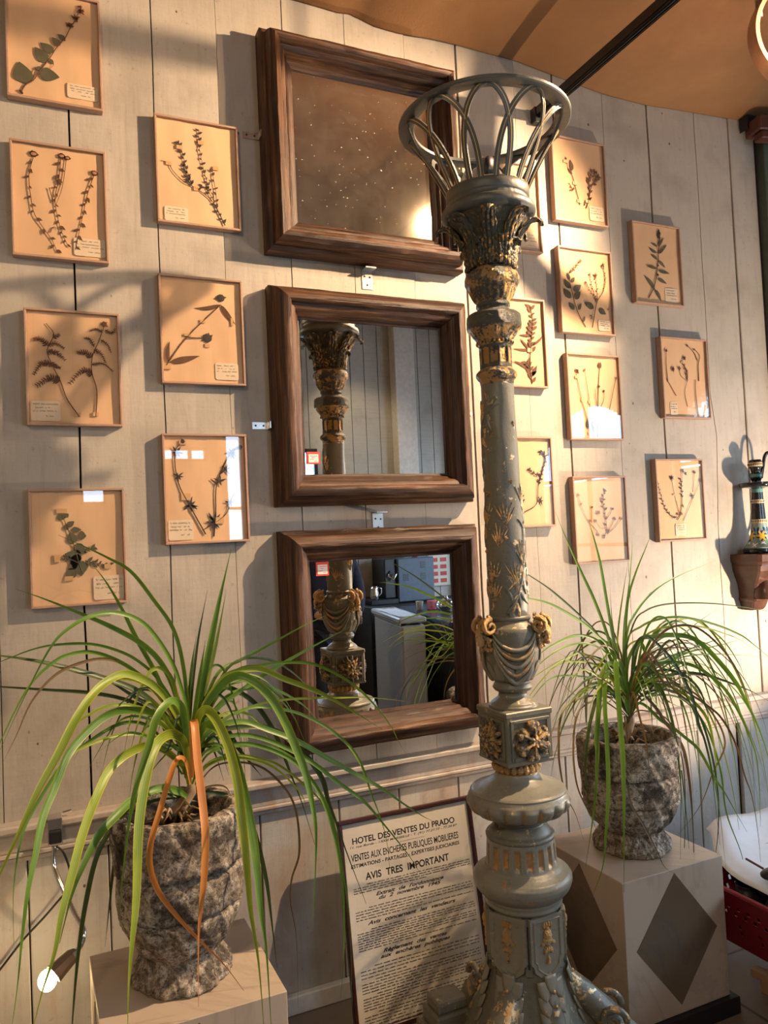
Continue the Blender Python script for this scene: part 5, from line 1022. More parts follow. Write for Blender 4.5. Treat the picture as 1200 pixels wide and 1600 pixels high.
# leaves: (material index, width m, w at crown, w at tip, points in the picture projected on that depth)
LEFT = [
 (0, .022, .54, .56, [(300, 1225), (300, 1150), (318, 1060), (340, 950), (361, 858)]),
 (1, .016, .52, .44, [(302, 1215), (302, 1150), (334, 1020), (354, 921)]),
 (2, .010, .52, .46, [(298, 1210), (297, 1120), (308, 1010), (324, 922)]),
 (0, .010, .52, .46, [(296, 1200), (296, 1090), (300, 1040), (307, 992)]),
 (0, .012, .56, .60, [(302, 1210), (302, 1140), (312, 1060), (321, 1000)]),
 (0, .013, .54, .42, [(294, 1210), (294, 1130), (288, 1050), (272, 985), (240, 937), (205, 893), (170, 872), (130, 853), (91, 836)]),
 (0, .014, .54, .50, [(292, 1215), (288, 1150), (258, 1085), (240, 1045), (215, 1000), (190, 950), (165, 908), (140, 877)]),
 (0, .017, .54, .62, [(292, 1210), (288, 1140), (275, 1085), (255, 1040), (225, 1008), (180, 982), (130, 960), (70, 936), (24, 920)]),
 (0, .013, .54, .72, [(295, 1210), (295, 1130), (280, 1065), (260, 1020), (225, 975), (185, 958), (145, 962), (110, 980), (80, 1010), (40, 1085), (0, 1172)]),
 (0, .009, .54, .66, [(288, 1205), (285, 1130), (250, 1065), (215, 1032), (180, 1015), (140, 1006), (90, 1007), (50, 1015), (0, 1034), (-40, 1050)]),
 (0, .011, .54, .70, [(292, 1210), (290, 1155), (262, 1100), (225, 1060), (190, 1035), (150, 1020), (115, 1021), (80, 1037), (40, 1080), (0, 1160), (-15, 1200)]),
 (3, .009, .54, .70, [(290, 1205), (270, 1120), (230, 1065), (200, 1042), (175, 1031), (140, 1032), (90, 1052), (50, 1095), (25, 1150), (5, 1190)]),
 (2, .018, .54, .66, [(290, 1205), (280, 1150), (245, 1105), (210, 1078), (160, 1060), (110, 1046), (60, 1034), (0, 1025), (-40, 1024)]),
 (2, .012, .54, .66, [(288, 1210), (270, 1137), (230, 1107), (190, 1091), (140, 1082), (80, 1078), (0, 1073), (-40, 1072)]),
 (2, .011, .54, .60, [(290, 1205), (282, 1160), (250, 1112), (215, 1092), (180, 1070), (150, 1055)]),
 (1, .022, .56, .84, [(292, 1215), (286, 1140), (250, 1080), (204, 1054), (173, 1061), (145, 1085), (118, 1125), (90, 1180), (57, 1240), (30, 1300), (0, 1366), (-20, 1420)]),
 (0, .011, .55, .70, [(285, 1210), (240, 1140), (190, 1130), (130, 1165), (100, 1190), (55, 1260), (33, 1310), (21, 1390), (22, 1486)]),
 (0, .023, .56, .88, [(292, 1215), (285, 1145), (243, 1115), (195, 1109), (162, 1120), (130, 1148), (105, 1180), (84, 1231), (66, 1276), (54, 1336), (42, 1396), (33, 1474), (27, 1540), (16, 1620)]),
 (1, .009, .54, .66, [(292, 1215), (275, 1168), (234, 1150), (197, 1147), (160, 1156), (130, 1168), (111, 1180), (78, 1213)]),
 (1, .023, .57, .90, [(295, 1220), (285, 1195), (255, 1170), (231, 1165), (204, 1174), (174, 1198), (153, 1237), (129, 1300), (111, 1369), (96, 1426), (84, 1492), (66, 1549), (48, 1620)]),
 (0, .022, .56, .78, [(292, 1245), (280, 1238), (250, 1232), (210, 1249), (186, 1270), (156, 1303), (132, 1348), (111, 1402), (93, 1474)]),
 (2, .015, .54, .62, [(285, 1245), (230, 1240), (190, 1275), (155, 1330), (136, 1404), (123, 1489), (114, 1588), (112, 1640)]),
 (2, .010, .50, .42, [(285, 1245), (230, 1255), (195, 1290), (180, 1339), (171, 1414), (164, 1480)]),
 (0, .021, .57, .80, [(296, 1215), (290, 1140), (283, 1105), (266, 1096), (245, 1122), (232, 1168), (212, 1233), (199, 1307), (185, 1434)]),
 (1, .030, .58, .84, [(296, 1225), (290, 1165), (275, 1148), (258, 1149), (242, 1166), (228, 1210), (216, 1288), (212, 1400), (206, 1470), (201, 1535), (199, 1610)]),
 (1, .028, .58, .86, [(302, 1205), (308, 1130), (320, 1109), (336, 1122), (355, 1161), (370, 1216), (378, 1280), (385, 1340), (392, 1421), (404, 1502), (413, 1610)]),
 (0, .024, .58, .85, [(302, 1210), (315, 1140), (335, 1135), (358, 1165), (376, 1216), (392, 1291), (401, 1356), (407, 1421), (416, 1486), (424, 1610)]),
 (0, .010, .53, .42, [(302, 1205), (310, 1130), (339, 1054), (373, 1033), (401, 1018), (436, 999), (478, 976), (513, 960)]),
 (0, .014, .54, .48, [(300, 1210), (306, 1150), (340, 1107), (393, 1067), (446, 1034), (500, 1004), (548, 979)]),
 (1, .020, .54, .52, [(300, 1205), (306, 1130), (340, 1069), (366, 1050), (407, 1045), (446, 1061), (489, 1077), (526, 1096), (566, 1120), (598, 1141)]),
 (0, .011, .53, .46, [(300, 1200), (308, 1110), (365, 1050), (405, 1040), (441, 1035), (484, 1036), (521, 1050), (558, 1074), (588, 1104), (612, 1136), (622, 1157), (637, 1182)]),
 (0, .024, .56, .74, [(302, 1215), (310, 1130), (340, 1077), (369, 1056), (398, 1066), (425, 1093), (446, 1130), (462, 1168), (476, 1205), (486, 1248), (493, 1293), (493, 1350), (489, 1440)]),
 (1, .007, .54, .44, [(300, 1215), (312, 1150), (388, 1106), (446, 1093), (526, 1090), (580, 1090), (636, 1096)]),
 (0, .010, .54, .42, [(300, 1220), (310, 1165), (350, 1125), (395, 1105), (438, 1108), (473, 1117), (513, 1138), (545, 1165), (562, 1190), (572, 1215), (580, 1240), (593, 1274), (604, 1314), (610, 1370)]),
 (0, .017, .55, .55, [(300, 1215), (306, 1168), (340, 1135), (382, 1128), (420, 1141), (462, 1157), (510, 1184), (553, 1208), (596, 1232), (630, 1256), (660, 1275), (676, 1283)]),
 (0, .013, .55, .58, [(300, 1220), (315, 1165), (366, 1149), (404, 1152), (446, 1168), (489, 1192), (526, 1221), (566, 1250), (593, 1280), (636, 1333), (655, 1362)]),
 (0, .013, .56, .62, [(300, 1225), (320, 1175), (374, 1162), (414, 1168), (454, 1186), (478, 1208), (500, 1240), (514, 1275), (526, 1320), (535, 1380), (538, 1450), (537, 1500), (532, 1560)]),
 (1, .008, .55, .50, [(302, 1230), (325, 1192), (370, 1180), (420, 1189), (446, 1202), (473, 1224), (500, 1250), (521, 1288), (535, 1340)]),
 (2, .016, .53, .36, [(300, 1215), (312, 1140), (340, 1080), (356, 1074), (388, 1090), (409, 1112), (430, 1146), (444, 1181), (454, 1208), (473, 1258), (492, 1320)]),
 (2, .016, .53, .40, [(302, 1210), (315, 1120), (335, 1112), (353, 1136), (372, 1168), (393, 1194), (409, 1213)]),
 (2, .017, .53, .44, [(302, 1215), (330, 1150), (390, 1135), (430, 1142), (460, 1162), (489, 1194), (505, 1221), (513, 1253), (525, 1285), (542, 1333), (572, 1412)]),
 (0, .010, .55, .56, [(302, 1220), (330, 1175), (400, 1165), (450, 1180), (495, 1230), (520, 1285), (537, 1370), (547, 1450), (551, 1620)]),
 (3, .008, .54, .46, [(302, 1235), (340, 1195), (400, 1195), (440, 1225), (462, 1265), (468, 1330), (456, 1373), (454, 1410), (463, 1465), (466, 1577)]),
 (2, .014, .54, .46, [(302, 1240), (345, 1240), (380, 1260), (398, 1300), (416, 1373), (425, 1443), (433, 1512)]),
 (1, .009, .55, .60, [(300, 1235), (320, 1200), (349, 1186), (385, 1185), (430, 1200), (470, 1240), (480, 1270)]),
 (1, .012, .55, .45, [(300, 1240), (285, 1235), (265, 1230), (245, 1236), (232, 1246)]),
 (3, .006, .54, .55, [(300, 1240), (330, 1228), (352, 1230), (363, 1247)]),
]
for k in range(16):
    rr = random.Random(k+50); sx = rr.choice((-1, 1)); L_ = rr.uniform(30, 110)
    LEFT.append((rr.choice((0, 0, 1, 2)), rr.uniform(.008, .014), .54, .54+rr.uniform(-.12, .12), [(298+rr.uniform(-4, 4), 1232), (298+sx*rr.uniform(2, 10), 1180), (298+sx*L_*.45, 1140+rr.uniform(-25, 30)), (298+sx*L_, 1130+rr.uniform(-40, 60)), (298+sx*L_*1.5, 1150+rr.uniform(-30, 90))]))
DEADL = [(.021, .60, .76, [(300, 1215), (301, 1150), (303, 1129), (308, 1187), (316, 1259), (320, 1307), (318, 1372), (313, 1421), (310, 1470), (310, 1574)]),
         (.015, .60, .745, [(298, 1225), (290, 1190), (277, 1187), (264, 1220), (251, 1265), (237, 1314), (235, 1353), (248, 1392), (274, 1428), (310, 1467), (349, 1506), (381, 1548)])]
RIGHT = [
 (0, .013, .49, .40, [(980, 1115), (960, 1030), (946, 984), (928, 937), (908, 894), (883, 838), (868, 800)]),
 (0, .013, .49, .42, [(980, 1110), (965, 1030), (957, 993), (946, 930), (937, 878), (926, 835), (919, 815)]),
 (2, .008, .49, .52, [(980, 1110), (960, 1040), (933, 991), (910, 966), (883, 941), (854, 917), (815, 892), (800, 885)]),
 (0, .012, .49, .54, [(980, 1110), (955, 1020), (933, 993), (910, 973), (881, 955), (852, 941), (812, 933), (795, 932)]),
 (0, .010, .49, .56, [(980, 1112), (955, 1030), (937, 1004), (917, 994), (894, 994), (865, 1007), (843, 1022), (815, 1048)]),
 (0, .009, .49, .56, [(980, 1112), (953, 1031), (933, 1011), (910, 1005), (888, 1009), (865, 1020), (836, 1045), (815, 1075)]),
 (1, .007, .49, .58, [(980, 1115), (946, 1043), (928, 1029), (906, 1020), (888, 1027), (865, 1038), (827, 1063), (805, 1085)]),
 (1, .007, .49, .58, [(980, 1115), (955, 1053), (933, 1040), (910, 1034), (876, 1036), (854, 1054), (829, 1085), (815, 1110)]),
 (0, .007, .49, .58, [(980, 1118), (960, 1083), (937, 1065), (915, 1058), (876, 1056), (854, 1065), (834, 1088), (820, 1108)]),
 (2, .009, .50, .62, [(980, 1118), (960, 1068), (937, 1056), (919, 1061), (903, 1074), (879, 1101), (863, 1128)]),
 (0, .008, .50, .62, [(980, 1118), (955, 1070), (928, 1067), (910, 1079), (888, 1101), (876, 1119), (864, 1139)]),
 (3, .008, .50, .64, [(982, 1122), (950, 1090), (910, 1090), (883, 1106), (874, 1133), (873, 1165), (874, 1192), (883, 1240), (899, 1272), (912, 1313)]),
 (0, .020, .51, .70, [(982, 1112), (970, 1055), (957, 1038), (946, 1043), (939, 1065), (936, 1110), (933, 1155), (934, 1177), (931, 1240), (924, 1297), (915, 1354)]),
 (0, .018, .51, .73, [(982, 1115), (965, 1060), (952, 1050), (946, 1068), (946, 1110), (949, 1155), (951, 1234), (947, 1303), (942, 1354), (926, 1400)]),
 (0, .019, .51, .74, [(984, 1110), (974, 1050), (964, 1034), (964, 1060), (968, 1110), (973, 1178), (975, 1240), (975, 1303), (975, 1395)]),
 (3, .008, .51, .72, [(984, 1125), (976, 1119), (980, 1155), (979, 1200), (984, 1250), (1004, 1287), (1026, 1329), (1038, 1354), (1056, 1367)]),
 (3, .011, .51, .70, [(984, 1120), (985, 1085), (992, 1088), (1000, 1121), (1009, 1155), (1014, 1195), (1015, 1228)]),
 (0, .008, .49, .46, [(982, 1112), (974, 1030), (975, 975), (982, 919), (987, 862), (988, 838)]),
 (0, .009, .49, .46, [(982, 1112), (976, 1030), (978, 986), (982, 935), (993, 896), (1009, 856), (1016, 838)]),
 (1, .007, .49, .44, [(981, 1112), (966, 1020), (966, 984), (973, 930), (982, 874)]),
 (0, .006, .49, .46, [(981, 1112), (962, 1040), (960, 998), (956, 966), (953, 921)]),
 (0, .011, .49, .36, [(984, 1112), (975, 1040), (980, 985), (993, 957), (1012, 932), (1036, 912), (1070, 895), (1118, 876)]),
 (2, .007, .49, .50, [(984, 1112), (975, 1035), (991, 972), (1009, 954), (1034, 945), (1070, 942), (1115, 943), (1160, 948), (1200, 955), (1230, 962)]),
 (0, .009, .49, .54, [(984, 1112), (980, 1005), (1002, 979), (1032, 967), (1061, 964), (1092, 969), (1126, 979), (1158, 993), (1176, 1006), (1200, 1026), (1225, 1050)]),
 (1, .008, .49, .52, [(984, 1112), (978, 1020), (1002, 998), (1025, 984), (1054, 978), (1092, 979), (1126, 988), (1158, 1001), (1200, 1030)]),
 (2, .011, .49, .44, [(984, 1112), (985, 1060), (1011, 1024), (1036, 1008), (1059, 997), (1092, 971), (1121, 952)]),
 (0, .007, .49, .44, [(984, 1112), (989, 1062), (1025, 1035), (1070, 1017), (1115, 1001), (1147, 988)]),
 (0, .013, .49, .46, [(984, 1115), (988, 1070), (1014, 1042), (1047, 1030), (1081, 1017), (1124, 1008), (1161, 998)]),
 (0, .006, .49, .52, [(984, 1115), (988, 1075), (1025, 1044), (1070, 1026), (1115, 1022), (1160, 1024), (1205, 1028)]),
 (0, .018, .49, .64, [(984, 1115), (980, 1040), (1000, 1000), (1020, 995), (1047, 992), (1077, 995), (1099, 1008), (1115, 1024), (1137, 1049), (1153, 1071), (1158, 1080), (1176, 1116), (1187, 1141), (1200, 1180), (1212, 1225)]),
 (2, .011, .49, .58, [(985, 1115), (993, 1078), (1025, 1060), (1063, 1052), (1088, 1052), (1115, 1058), (1149, 1070), (1178, 1082), (1205, 1098)]),
 (0, .014, .50, .62, [(985, 1118), (985, 1075), (1003, 1043), (1025, 1037), (1059, 1035), (1088, 1042), (1115, 1060), (1137, 1082), (1158, 1119), (1171, 1150), (1182, 1184), (1187, 1240), (1188, 1292)]),
 (3, .009, .50, .62, [(985, 1118), (990, 1085), (1014, 1067), (1047, 1067), (1074, 1082), (1106, 1103), (1128, 1123), (1149, 1161), (1164, 1213), (1175, 1245), (1184, 1300), (1192, 1385)]),
 (1, .012, .50, .62, [(985, 1120), (998, 1078), (1034, 1069), (1065, 1082), (1088, 1100), (1106, 1125), (1115, 1161), (1119, 1195), (1121, 1230)]),
 (0, .012, .50, .62, [(986, 1120), (995, 1100), (1009, 1103), (1032, 1125), (1050, 1136), (1070, 1152), (1092, 1172), (1115, 1213), (1133, 1240), (1150, 1270), (1167, 1300)]),
 (2, .011, .50, .60, [(985, 1115), (1000, 1065), (1035, 1047), (1065, 1053), (1081, 1064), (1095, 1082), (1104, 1109), (1110, 1136)]),
 (2, .013, .50, .62, [(985, 1112), (990, 1020), (1007, 995), (1034, 1013), (1054, 1037), (1070, 1064), (1083, 1094), (1092, 1134), (1101, 1157), (1112, 1206), (1116, 1240), (1125, 1320)]),
 (3, .014, .50, .64, [(985, 1118), (1002, 1087), (1025, 1107), (1038, 1127), (1056, 1150), (1070, 1179), (1079, 1240), (1083, 1303), (1086, 1405)]),
 (2, .011, .50, .66, [(986, 1118), (1000, 1072), (1018, 1069), (1034, 1082), (1047, 1114), (1055, 1150), (1061, 1195), (1064, 1240), (1063, 1345)]),
 (0, .015, .46, .34, [(984, 1112), (992, 1030), (1000, 1005), (1008, 1018), (1014, 1049), (1018, 1115), (1020, 1140)]),
 (0, .013, .46, .34, [(984, 1112), (1000, 1040), (1014, 1033), (1023, 1071), (1026, 1121), (1027, 1140)]),
 (0, .012, .47, .34, [(982, 1112), (955, 1050), (933, 1040), (920, 1065), (917, 1121), (918, 1150)]),
 (3, .005, .50, .56, [(982, 1118), (960, 1075), (935, 1068), (905, 1080), (896, 1105), (899, 1122), (912, 1127)]),
 (3, .008, .49, .45, [(982, 1118), (1010, 1080), (1070, 1075), (1110, 1110), (1133, 1160), (1114, 1208), (1092, 1262), (1048, 1319)]),
 (2, .016, .51, .69, [(982, 1118), (955, 1085), (935, 1090), (926, 1115), (920, 1145), (915, 1192), (918, 1240), (930, 1290)]),
 (3, .007, .50, .66, [(982, 1122), (940, 1095), (905, 1110), (896, 1161), (901, 1224), (921, 1272), (941, 1315)]),
 (3, .006, .50, .60, [(984, 1122), (1000, 1110), (1040, 1122), (1060, 1160), (1070, 1230), (1068, 1354), (1060, 1400)]),
 (0, .008, .50, .58, [(984, 1120), (1010, 1090), (1060, 1090), (1100, 1130), (1125, 1200), (1135, 1270), (1160, 1340), (1166, 1400)]),
 (2, .010, .50, .60, [(984, 1120), (1005, 1085), (1050, 1080), (1090, 1115), (1112, 1180), (1122, 1250), (1120, 1320), (1105, 1400)]),
]
for k in range(46):
    rr = random.Random(k+150); sx = rr.choice((-1, 1, 1)); L_ = rr.uniform(25, 95)
    RIGHT.append((rr.choice((0, 0, 1, 2, 3)), rr.uniform(.004, .010), .49, .49+rr.uniform(-.14, .14), [(983+rr.uniform(-4, 4), 1130), (983+sx*rr.uniform(2, 8), 1090), (983+sx*L_*.4, 1060+rr.uniform(-40, 20)), (983+sx*L_, 1050+rr.uniform(-50, 50)), (983+sx*L_*1.6, 1070+rr.uniform(-60, 120))]))
for k in range(34):
    rr = random.Random(k+900); sx = 1 if k % 4 else -1; L_ = rr.uniform(60, 150); tp_ = rr.uniform(960, 1080); dr = rr.uniform(60, 300)
    if sx < 0: L_ = rr.uniform(40, 95); dr *= .5
    RIGHT.append((rr.choice((0, 0, 1, 2, 3)), rr.uniform(.004, .009), .49, .49+rr.uniform(-.15, .15), [(983+rr.uniform(-4, 4), 1125), (983+sx*rr.uniform(3, 12), 1075), (983+sx*L_*.35, tp_+15), (983+sx*L_*.75, tp_), (983+sx*L_*1.15, tp_+dr*.3), (983+sx*L_*1.38, tp_+dr*.7), (983+sx*L_*1.5, tp_+dr*1.1)]))
for k in range(14):
    rr = random.Random(k+700); sx = 1 if k % 2 else -1; L_ = rr.uniform(60, 190); tp_ = rr.uniform(1030, 1120); dr = rr.uniform(60, 260)
    LEFT.append((rr.choice((0, 0, 1, 2)), rr.uniform(.006, .012), .54, .54+rr.uniform(-.16, .20), [(298+rr.uniform(-5, 5), 1230), (298+sx*rr.uniform(3, 14), 1165), (298+sx*L_*.35, tp_+15), (298+sx*L_*.75, tp_), (298+sx*L_*1.1, tp_+dr*.3), (298+sx*L_*1.3, tp_+dr*.7)]))
def plant(nm, x, y, z, leaves, dead, label, crown_px, s, seed, hs=1):
    root = thing('potted_spiky_plant', (x, y, z), label, 'potted plant', 'spiky plants in stone urns')
    zz = urn(x, y, z+.0005, root, s, seed, hs); rn = random.Random(seed)
    fo = MB()
    for mi, w_, w0, w1, P in leaves:
        n = len(P)-1; Q = []
        for i, p in enumerate(P):
            u = i/n; Q.append(at(p[0], p[1], w0+(w1-w0)*sstep(u*1.15)))
        fo.cm = mi; ribbon(fo, Q, w_*.86*rn.uniform(.95, 1.1), rn)
    fo.build('foliage', M_LEAF, root, smooth=True)
    for w_, w0, w1, P in dead:
        n = len(P)-1; d_ = MB(); Q = [at(p[0], p[1], w0+(w1-w0)*sstep(i/n*1.8)) for i, p in enumerate(P)]; ribbon(d_, Q, w_, rn)
        tag(d_.build('dead_leaf', [M_DEAD], root, smooth=True), 'drooping dead orange leaf')
    st = MB(); cp_ = at(*crown_px, -y)
    st.tube([(x-.01, y, zz), (x-.004, y, zz+.04), (cp_.x, y, zz+.09), (cp_.x, y, cp_.z)], [.024, .018, .013, .006], 14)
    for k in range(26):
        a = rn.uniform(0, 2*pi); z0_ = zz+rn.uniform(0, .05); l = rn.uniform(.03, .08); o_ = Vector((cos(a), sin(a), 0)); b0 = Vector((x-.005, y, z0_))+o_*.02
        st.cm = rn.choice((0, 1)); st.tube([b0, b0+o_*l*.35+Vector((0, 0, l*.5)), b0+o_*l*.7+Vector((0, 0, l*.35))], [.007, .005, .001], 5)
    st.cm = 0
    st.build('trunk', [M_HUSK, M_LEAF[3]], root, smooth=True)
    return root
plant('l', .321, -.545, .510, LEFT, DEADL, 'spiky plant with arching yellow-green leaves and orange dead leaves in the left stone urn', (298, 1200), .965, 3, 1.07)
plant('r', 1.852, -.49, .506, RIGHT, [], 'spiky plant with thin arching leaves in the right stone urn beside the lamp column', (984, 1085), 1.0, 9, .93)

# ================================================================== POSTER
PO = Vector((.893, -.245, .004)); PXv = Vector((1, 0, .0)); PYv = Vector((.022, .145, .64)).normalized(); PNv = PXv.cross(PYv).normalized()
PH = .655; PW = .517
if PNv.y > 0: PNv = -PNv
poster = thing('framed_poster', tuple(PO+PXv*PW/2), 'large black-lettered auction notice in a dark mahogany frame leaning against the panelling', 'poster')
pf = MB(); t_ = .014
def pb(mb, u0, v0, u1, v1, d0, d1, bev=0): mb.obox(PO+PXv*(u0+u1)/2+PYv*(v0+v1)/2+PNv*(d0+d1)/2, PXv, PYv, PNv, (u1-u0)/2, (v1-v0)/2, abs(d1-d0)/2, bev)
pb(pf, 0, 0, PW, t_, 0, .022, .003); pb(pf, 0, PH-t_, PW, PH, 0, .022, .003); pb(pf, 0, t_, t_, PH-t_, 0, .022, .003); pb(pf, PW-t_, t_, PW, PH-t_, 0, .022, .003)
pf.build('frame', [M_PFRAME], poster)
pp = MB(); pb(pp, t_, t_, PW-t_, PH-t_, .004, .009); paper = pp.build('printed_sheet', [M_WHITEPAPER], poster)
def p2l(px, py):
    d = ray(px, py); O = PO+PNv*.009; s = (O-CAM).dot(PNv)/d.dot(PNv); q = CAM+d*s-O; v = q.dot(PYv); return q.dot(PXv)-v*PXv.dot(PYv), v
def textmesh(txt, left, right, hpx, bold=0, shear=0, name='printed_text', mat=None, par=None):
    cu_ = D.curves.new('t', 'FONT'); cu_.body = txt; cu_.size = 1; cu_.offset = bold; cu_.shear = shear; cu_.extrude = 0.0; cu_.space_word = 1.1
    o = D.objects.new('t', cu_); COL.objects.link(o); bpy.context.view_layer.update()
    me = D.meshes.new_from_object(o.evaluated_get(bpy.context.evaluated_depsgraph_get())); D.objects.remove(o)
    xs = [v.co.x for v in me.vertices]; ys = [v.co.y for v in me.vertices]; x0, x1, y1 = min(xs), max(xs), max(ys)
    l = p2l(*left); r = p2l(*right); sx = (r[0]-l[0])/(x1-x0); sy = hpx/y1; v0 = (l[1]+r[1])/2
    base = PO-Vector(poster.location)
    for v in me.vertices:
        p = base+PXv*(l[0]+(v.co.x-x0)*sx)+PYv*(v0+v.co.y*sy)+PNv*.0094; v.co = p
    me.materials.clear(); me.materials.append(M_INKB); me.name = name
    ob = D.objects.new(name, me); COL.objects.link(ob); ob.parent = poster
for a in (('HOTEL DES VENTES DU PRADO', (551, 1323), (711, 1289.5), .0195, .024, 0), ('11, rue Borde - 13008 MARSEILLE - T. (91) 77.27.73 - 77.28.87', (547, 1331), (715, 1294), .0070, .012, .35),
          ('VENTES AUX ENCHERES PUBLIQUES MOBILIERES', (549.5, 1351), (717, 1313), .0215, .014, 0), ('ESTIMATIONS - PARTAGES - EXPERTISES JUDICIAIRES', (549, 1361), (718.5, 1323.5), .0115, .022, .1),
          ('AVIS  TRES  IMPORTANT', (572, 1379), (702.5, 1347.5), .0225, .024, 0), ("Extrait  de  l'ordonnance", (588, 1402.5), (694, 1377), .0115, .028, .4), ('du  2  novembre  1945', (592.5, 1408.5), (690, 1384.5), .0110, .028, .4),
          ('Avis  concernant  les  vendeurs', (575, 1449.5), (712.5, 1413), .0115, .028, .4), ('Règlement  des  ventes', (599.5, 1492.5), (699.5, 1463.5), .0115, .028, .4), ('aux  enchères  publiques', (595.5, 1501), (704.5, 1470.5), .0110, .028, .4)):
    textmesh(*a)
bt = MB(); rn = random.Random(5)
def rows_(ya, yb, n, us=(.075, .945)):
    va, vb = p2l(640, ya)[1], p2l(640, yb)[1]
    for i in range(n):
        v = va+(vb-va)*(i/(max(n-1, 1))); u = PW*us[0]+(.05 if i in (0,) else 0); end = PW*us[1]*(1 if (i+1) % 4 else rn.uniform(.35, .95))
        while u < end:
            l = rn.uniform(.008, .030); l = min(l, end-u); x = u
            while x < u+l-.001:
                cw = .0022; hh = rn.choice((.0024, .0026, .0038)); pb(bt, x, v-.0022, x+cw*.68, v-.0022+hh, .0091, .0094); x += cw
            u += l+.0045
rows_(1369, 1380, 4); rows_(1405, 1422, 5); rows_(1439, 1469, 9); rows_(1496, 1512, 4); rows_(1517, 1535, 5); rows_(1540, 1562, 6); rows_(1568, 1592, 6)

tag(bt.build('small_print', [M_INKB], poster), 'rows of small black print')
ru = MB()
for a, b_ in (((619, 1320), (664, 1311)), ((617, 1346), (656, 1338))):
    l, r_ = p2l(*a), p2l(*b_); pb(ru, l[0], l[1]-.0004, r_[0], l[1]+.0004, .0091, .0094)
ru.build('printed_rule', [M_INKB], poster)
stk = MB(); l = p2l(711.5, 1266); r_ = p2l(719.5, 1258.5); pb(stk, l[0], l[1], r_[0], r_[1], .0092, .0097); tag(stk.build('sticker', [M_WHITEG], poster), 'small white sticker')
gp = MB(); pb(gp, t_, t_, PW-t_, PH-t_, .013, .0145); gp.build('glass', [M_GLASS], poster)

# ================================================================== GOOSENECK CLIP LAMP
g0 = Vector((.035, -.05, .79)); gl_ = thing('gooseneck_clip_lamp', (g0.x, 0, g0.z), 'small chrome gooseneck clip lamp with a lit bulb clamped on the chair rail, bottom left', 'lamp')
cl = MB(); cl.box((g0.x-.030, -.055, .800), (g0.x+.022, -.004, .8045), .001); cl.box((g0.x-.018, -.0600, .735), (g0.x+.022, -.055, .8045), .001); cl.box((g0.x-.018, -.075, .735), (g0.x-.016, -.055, .775)); cl.box((g0.x+.020, -.075, .735), (g0.x+.022, -.055, .775)); cl.tube([(g0.x+.026, -.03, .812), (g0.x+.05, -.035, .816)], .004, 8)
cl.build('clamp', [M_CHROME], gl_)
sb = MB(); sb.box((g0.x-.015, -.074, .735), (g0.x+.019, -.060, .772), .003); sb.build('switch_box', [M_BLACK], gl_)
B0 = at(74, 1532, .27)
Pn = [at(85, 1322, .07), at(84, 1350, .085), at(91, 1372, .11), at(104, 1400, .14), at(116, 1425, .17), at(129, 1448, .20), at(131, 1462, .215), at(126, 1478, .225), at(117, 1489, .235)]
S = spline(Pn, 12); gn = MB(); gn.tube(S, [.0070+(.0006 if i % 2 else -.0005) for i in range(len(S))], 10); gn.build('gooseneck', [M_CHROME], gl_, smooth=True)
M_SHADE = m_plain('dull_brown_metal', (.22, .15, .10), .4, .4)
shd = MB(); A = at(119, 1487, .235); dirv = (B0-A).normalized(); shd.tube([A-dirv*.004, A, A+dirv*.012, A+dirv*.05, A+dirv*.074], [.004, .013, .020, .024, .028], 8); shd.build('lamp_holder', [M_SHADE], gl_)
m, t, b = nt('lit_bulb'); b.inputs['Emission Color'].default_value = (1, .72, .36, 1); b.inputs['Emission Strength'].default_value = 75; b.inputs['Base Color'].default_value = (1, .9, .7, 1)
bu = MB(); bu.ell(B0, .024, .024, .028, 20, 14); bu.build('bulb', [m], gl_, smooth=True)
crd = MB(); Pc = [at(88, 1322, .075), at(98, 1330, .08), at(107, 1352, .075), at(112, 1378, .06), at(108, 1392, .05), at(96, 1402, .045), at(70, 1432, .035), at(35, 1470, .03), at(0, 1515, .03), at(-60, 1590, .03)]
crd.tube(spline(Pc, 8), .0034, 8); crd.build('cord', [M_RUBBER], gl_, smooth=True)

# ================================================================== CORBEL AND CANDLESTICK
KX, KZ = 3.035, 1.452
kb = thing('wooden_wall_bracket', (KX, 0, 1.19), 'copper-brown carved wooden wall bracket holding a candlestick at the right edge', 'wall shelf')
b_ = MB()
def sect(z, hw, dp, cut): return [Vector((KX-hw, -.002, z)), Vector((KX-hw, -dp+cut, z)), Vector((KX-hw+cut, -dp, z)), Vector((KX+hw-cut, -dp, z)), Vector((KX+hw, -dp+cut, z)), Vector((KX+hw, -.002, z))]
b_.loft([sect(*q) for q in ((1.452, .091, .160, .012), (1.448, .094, .164, .013), (1.418, .094, .164, .013), (1.412, .089, .158, .012), (1.405, .087, .155, .012), (1.398, .088, .156, .012))])
b_.build('shelf_top', [M_COPPERWOOD], kb)
b2 = MB(); b2.loft([sect(*q) for q in ((1.399, .086, .152, .008), (1.375, .082, .146, .008), (1.345, .072, .128, .008), (1.315, .060, .106, .008), (1.285, .054, .094, .008), (1.258, .053, .090, .008), (1.245, .057, .094, .008), (1.238, .057, .092, .008), (1.232, .050, .078, .008), (1.205, .045, .068, .008), (1.192, .040, .058, .008))])
b2.build('scrolled_body', [M_COPPERWOOD], kb)
b3 = MB(); b3.ell((KX, -.088, 1.258), .052, .062, .085, 28, 18); 
b3.v = [Vector((p.x, p.y, max(p.z, 1.246))) for p in b3.v]; b3.build('rounded_boss', [M_COPPERWOOD], kb, smooth=True, auto=40)
CX, CY = 3.050, -.078; ZK = 1.065
ck = thing('painted_candlestick', (CX, CY, KZ), 'black glazed candlestick with teal bands and painted yellow flowers, with a handle', 'candlestick')
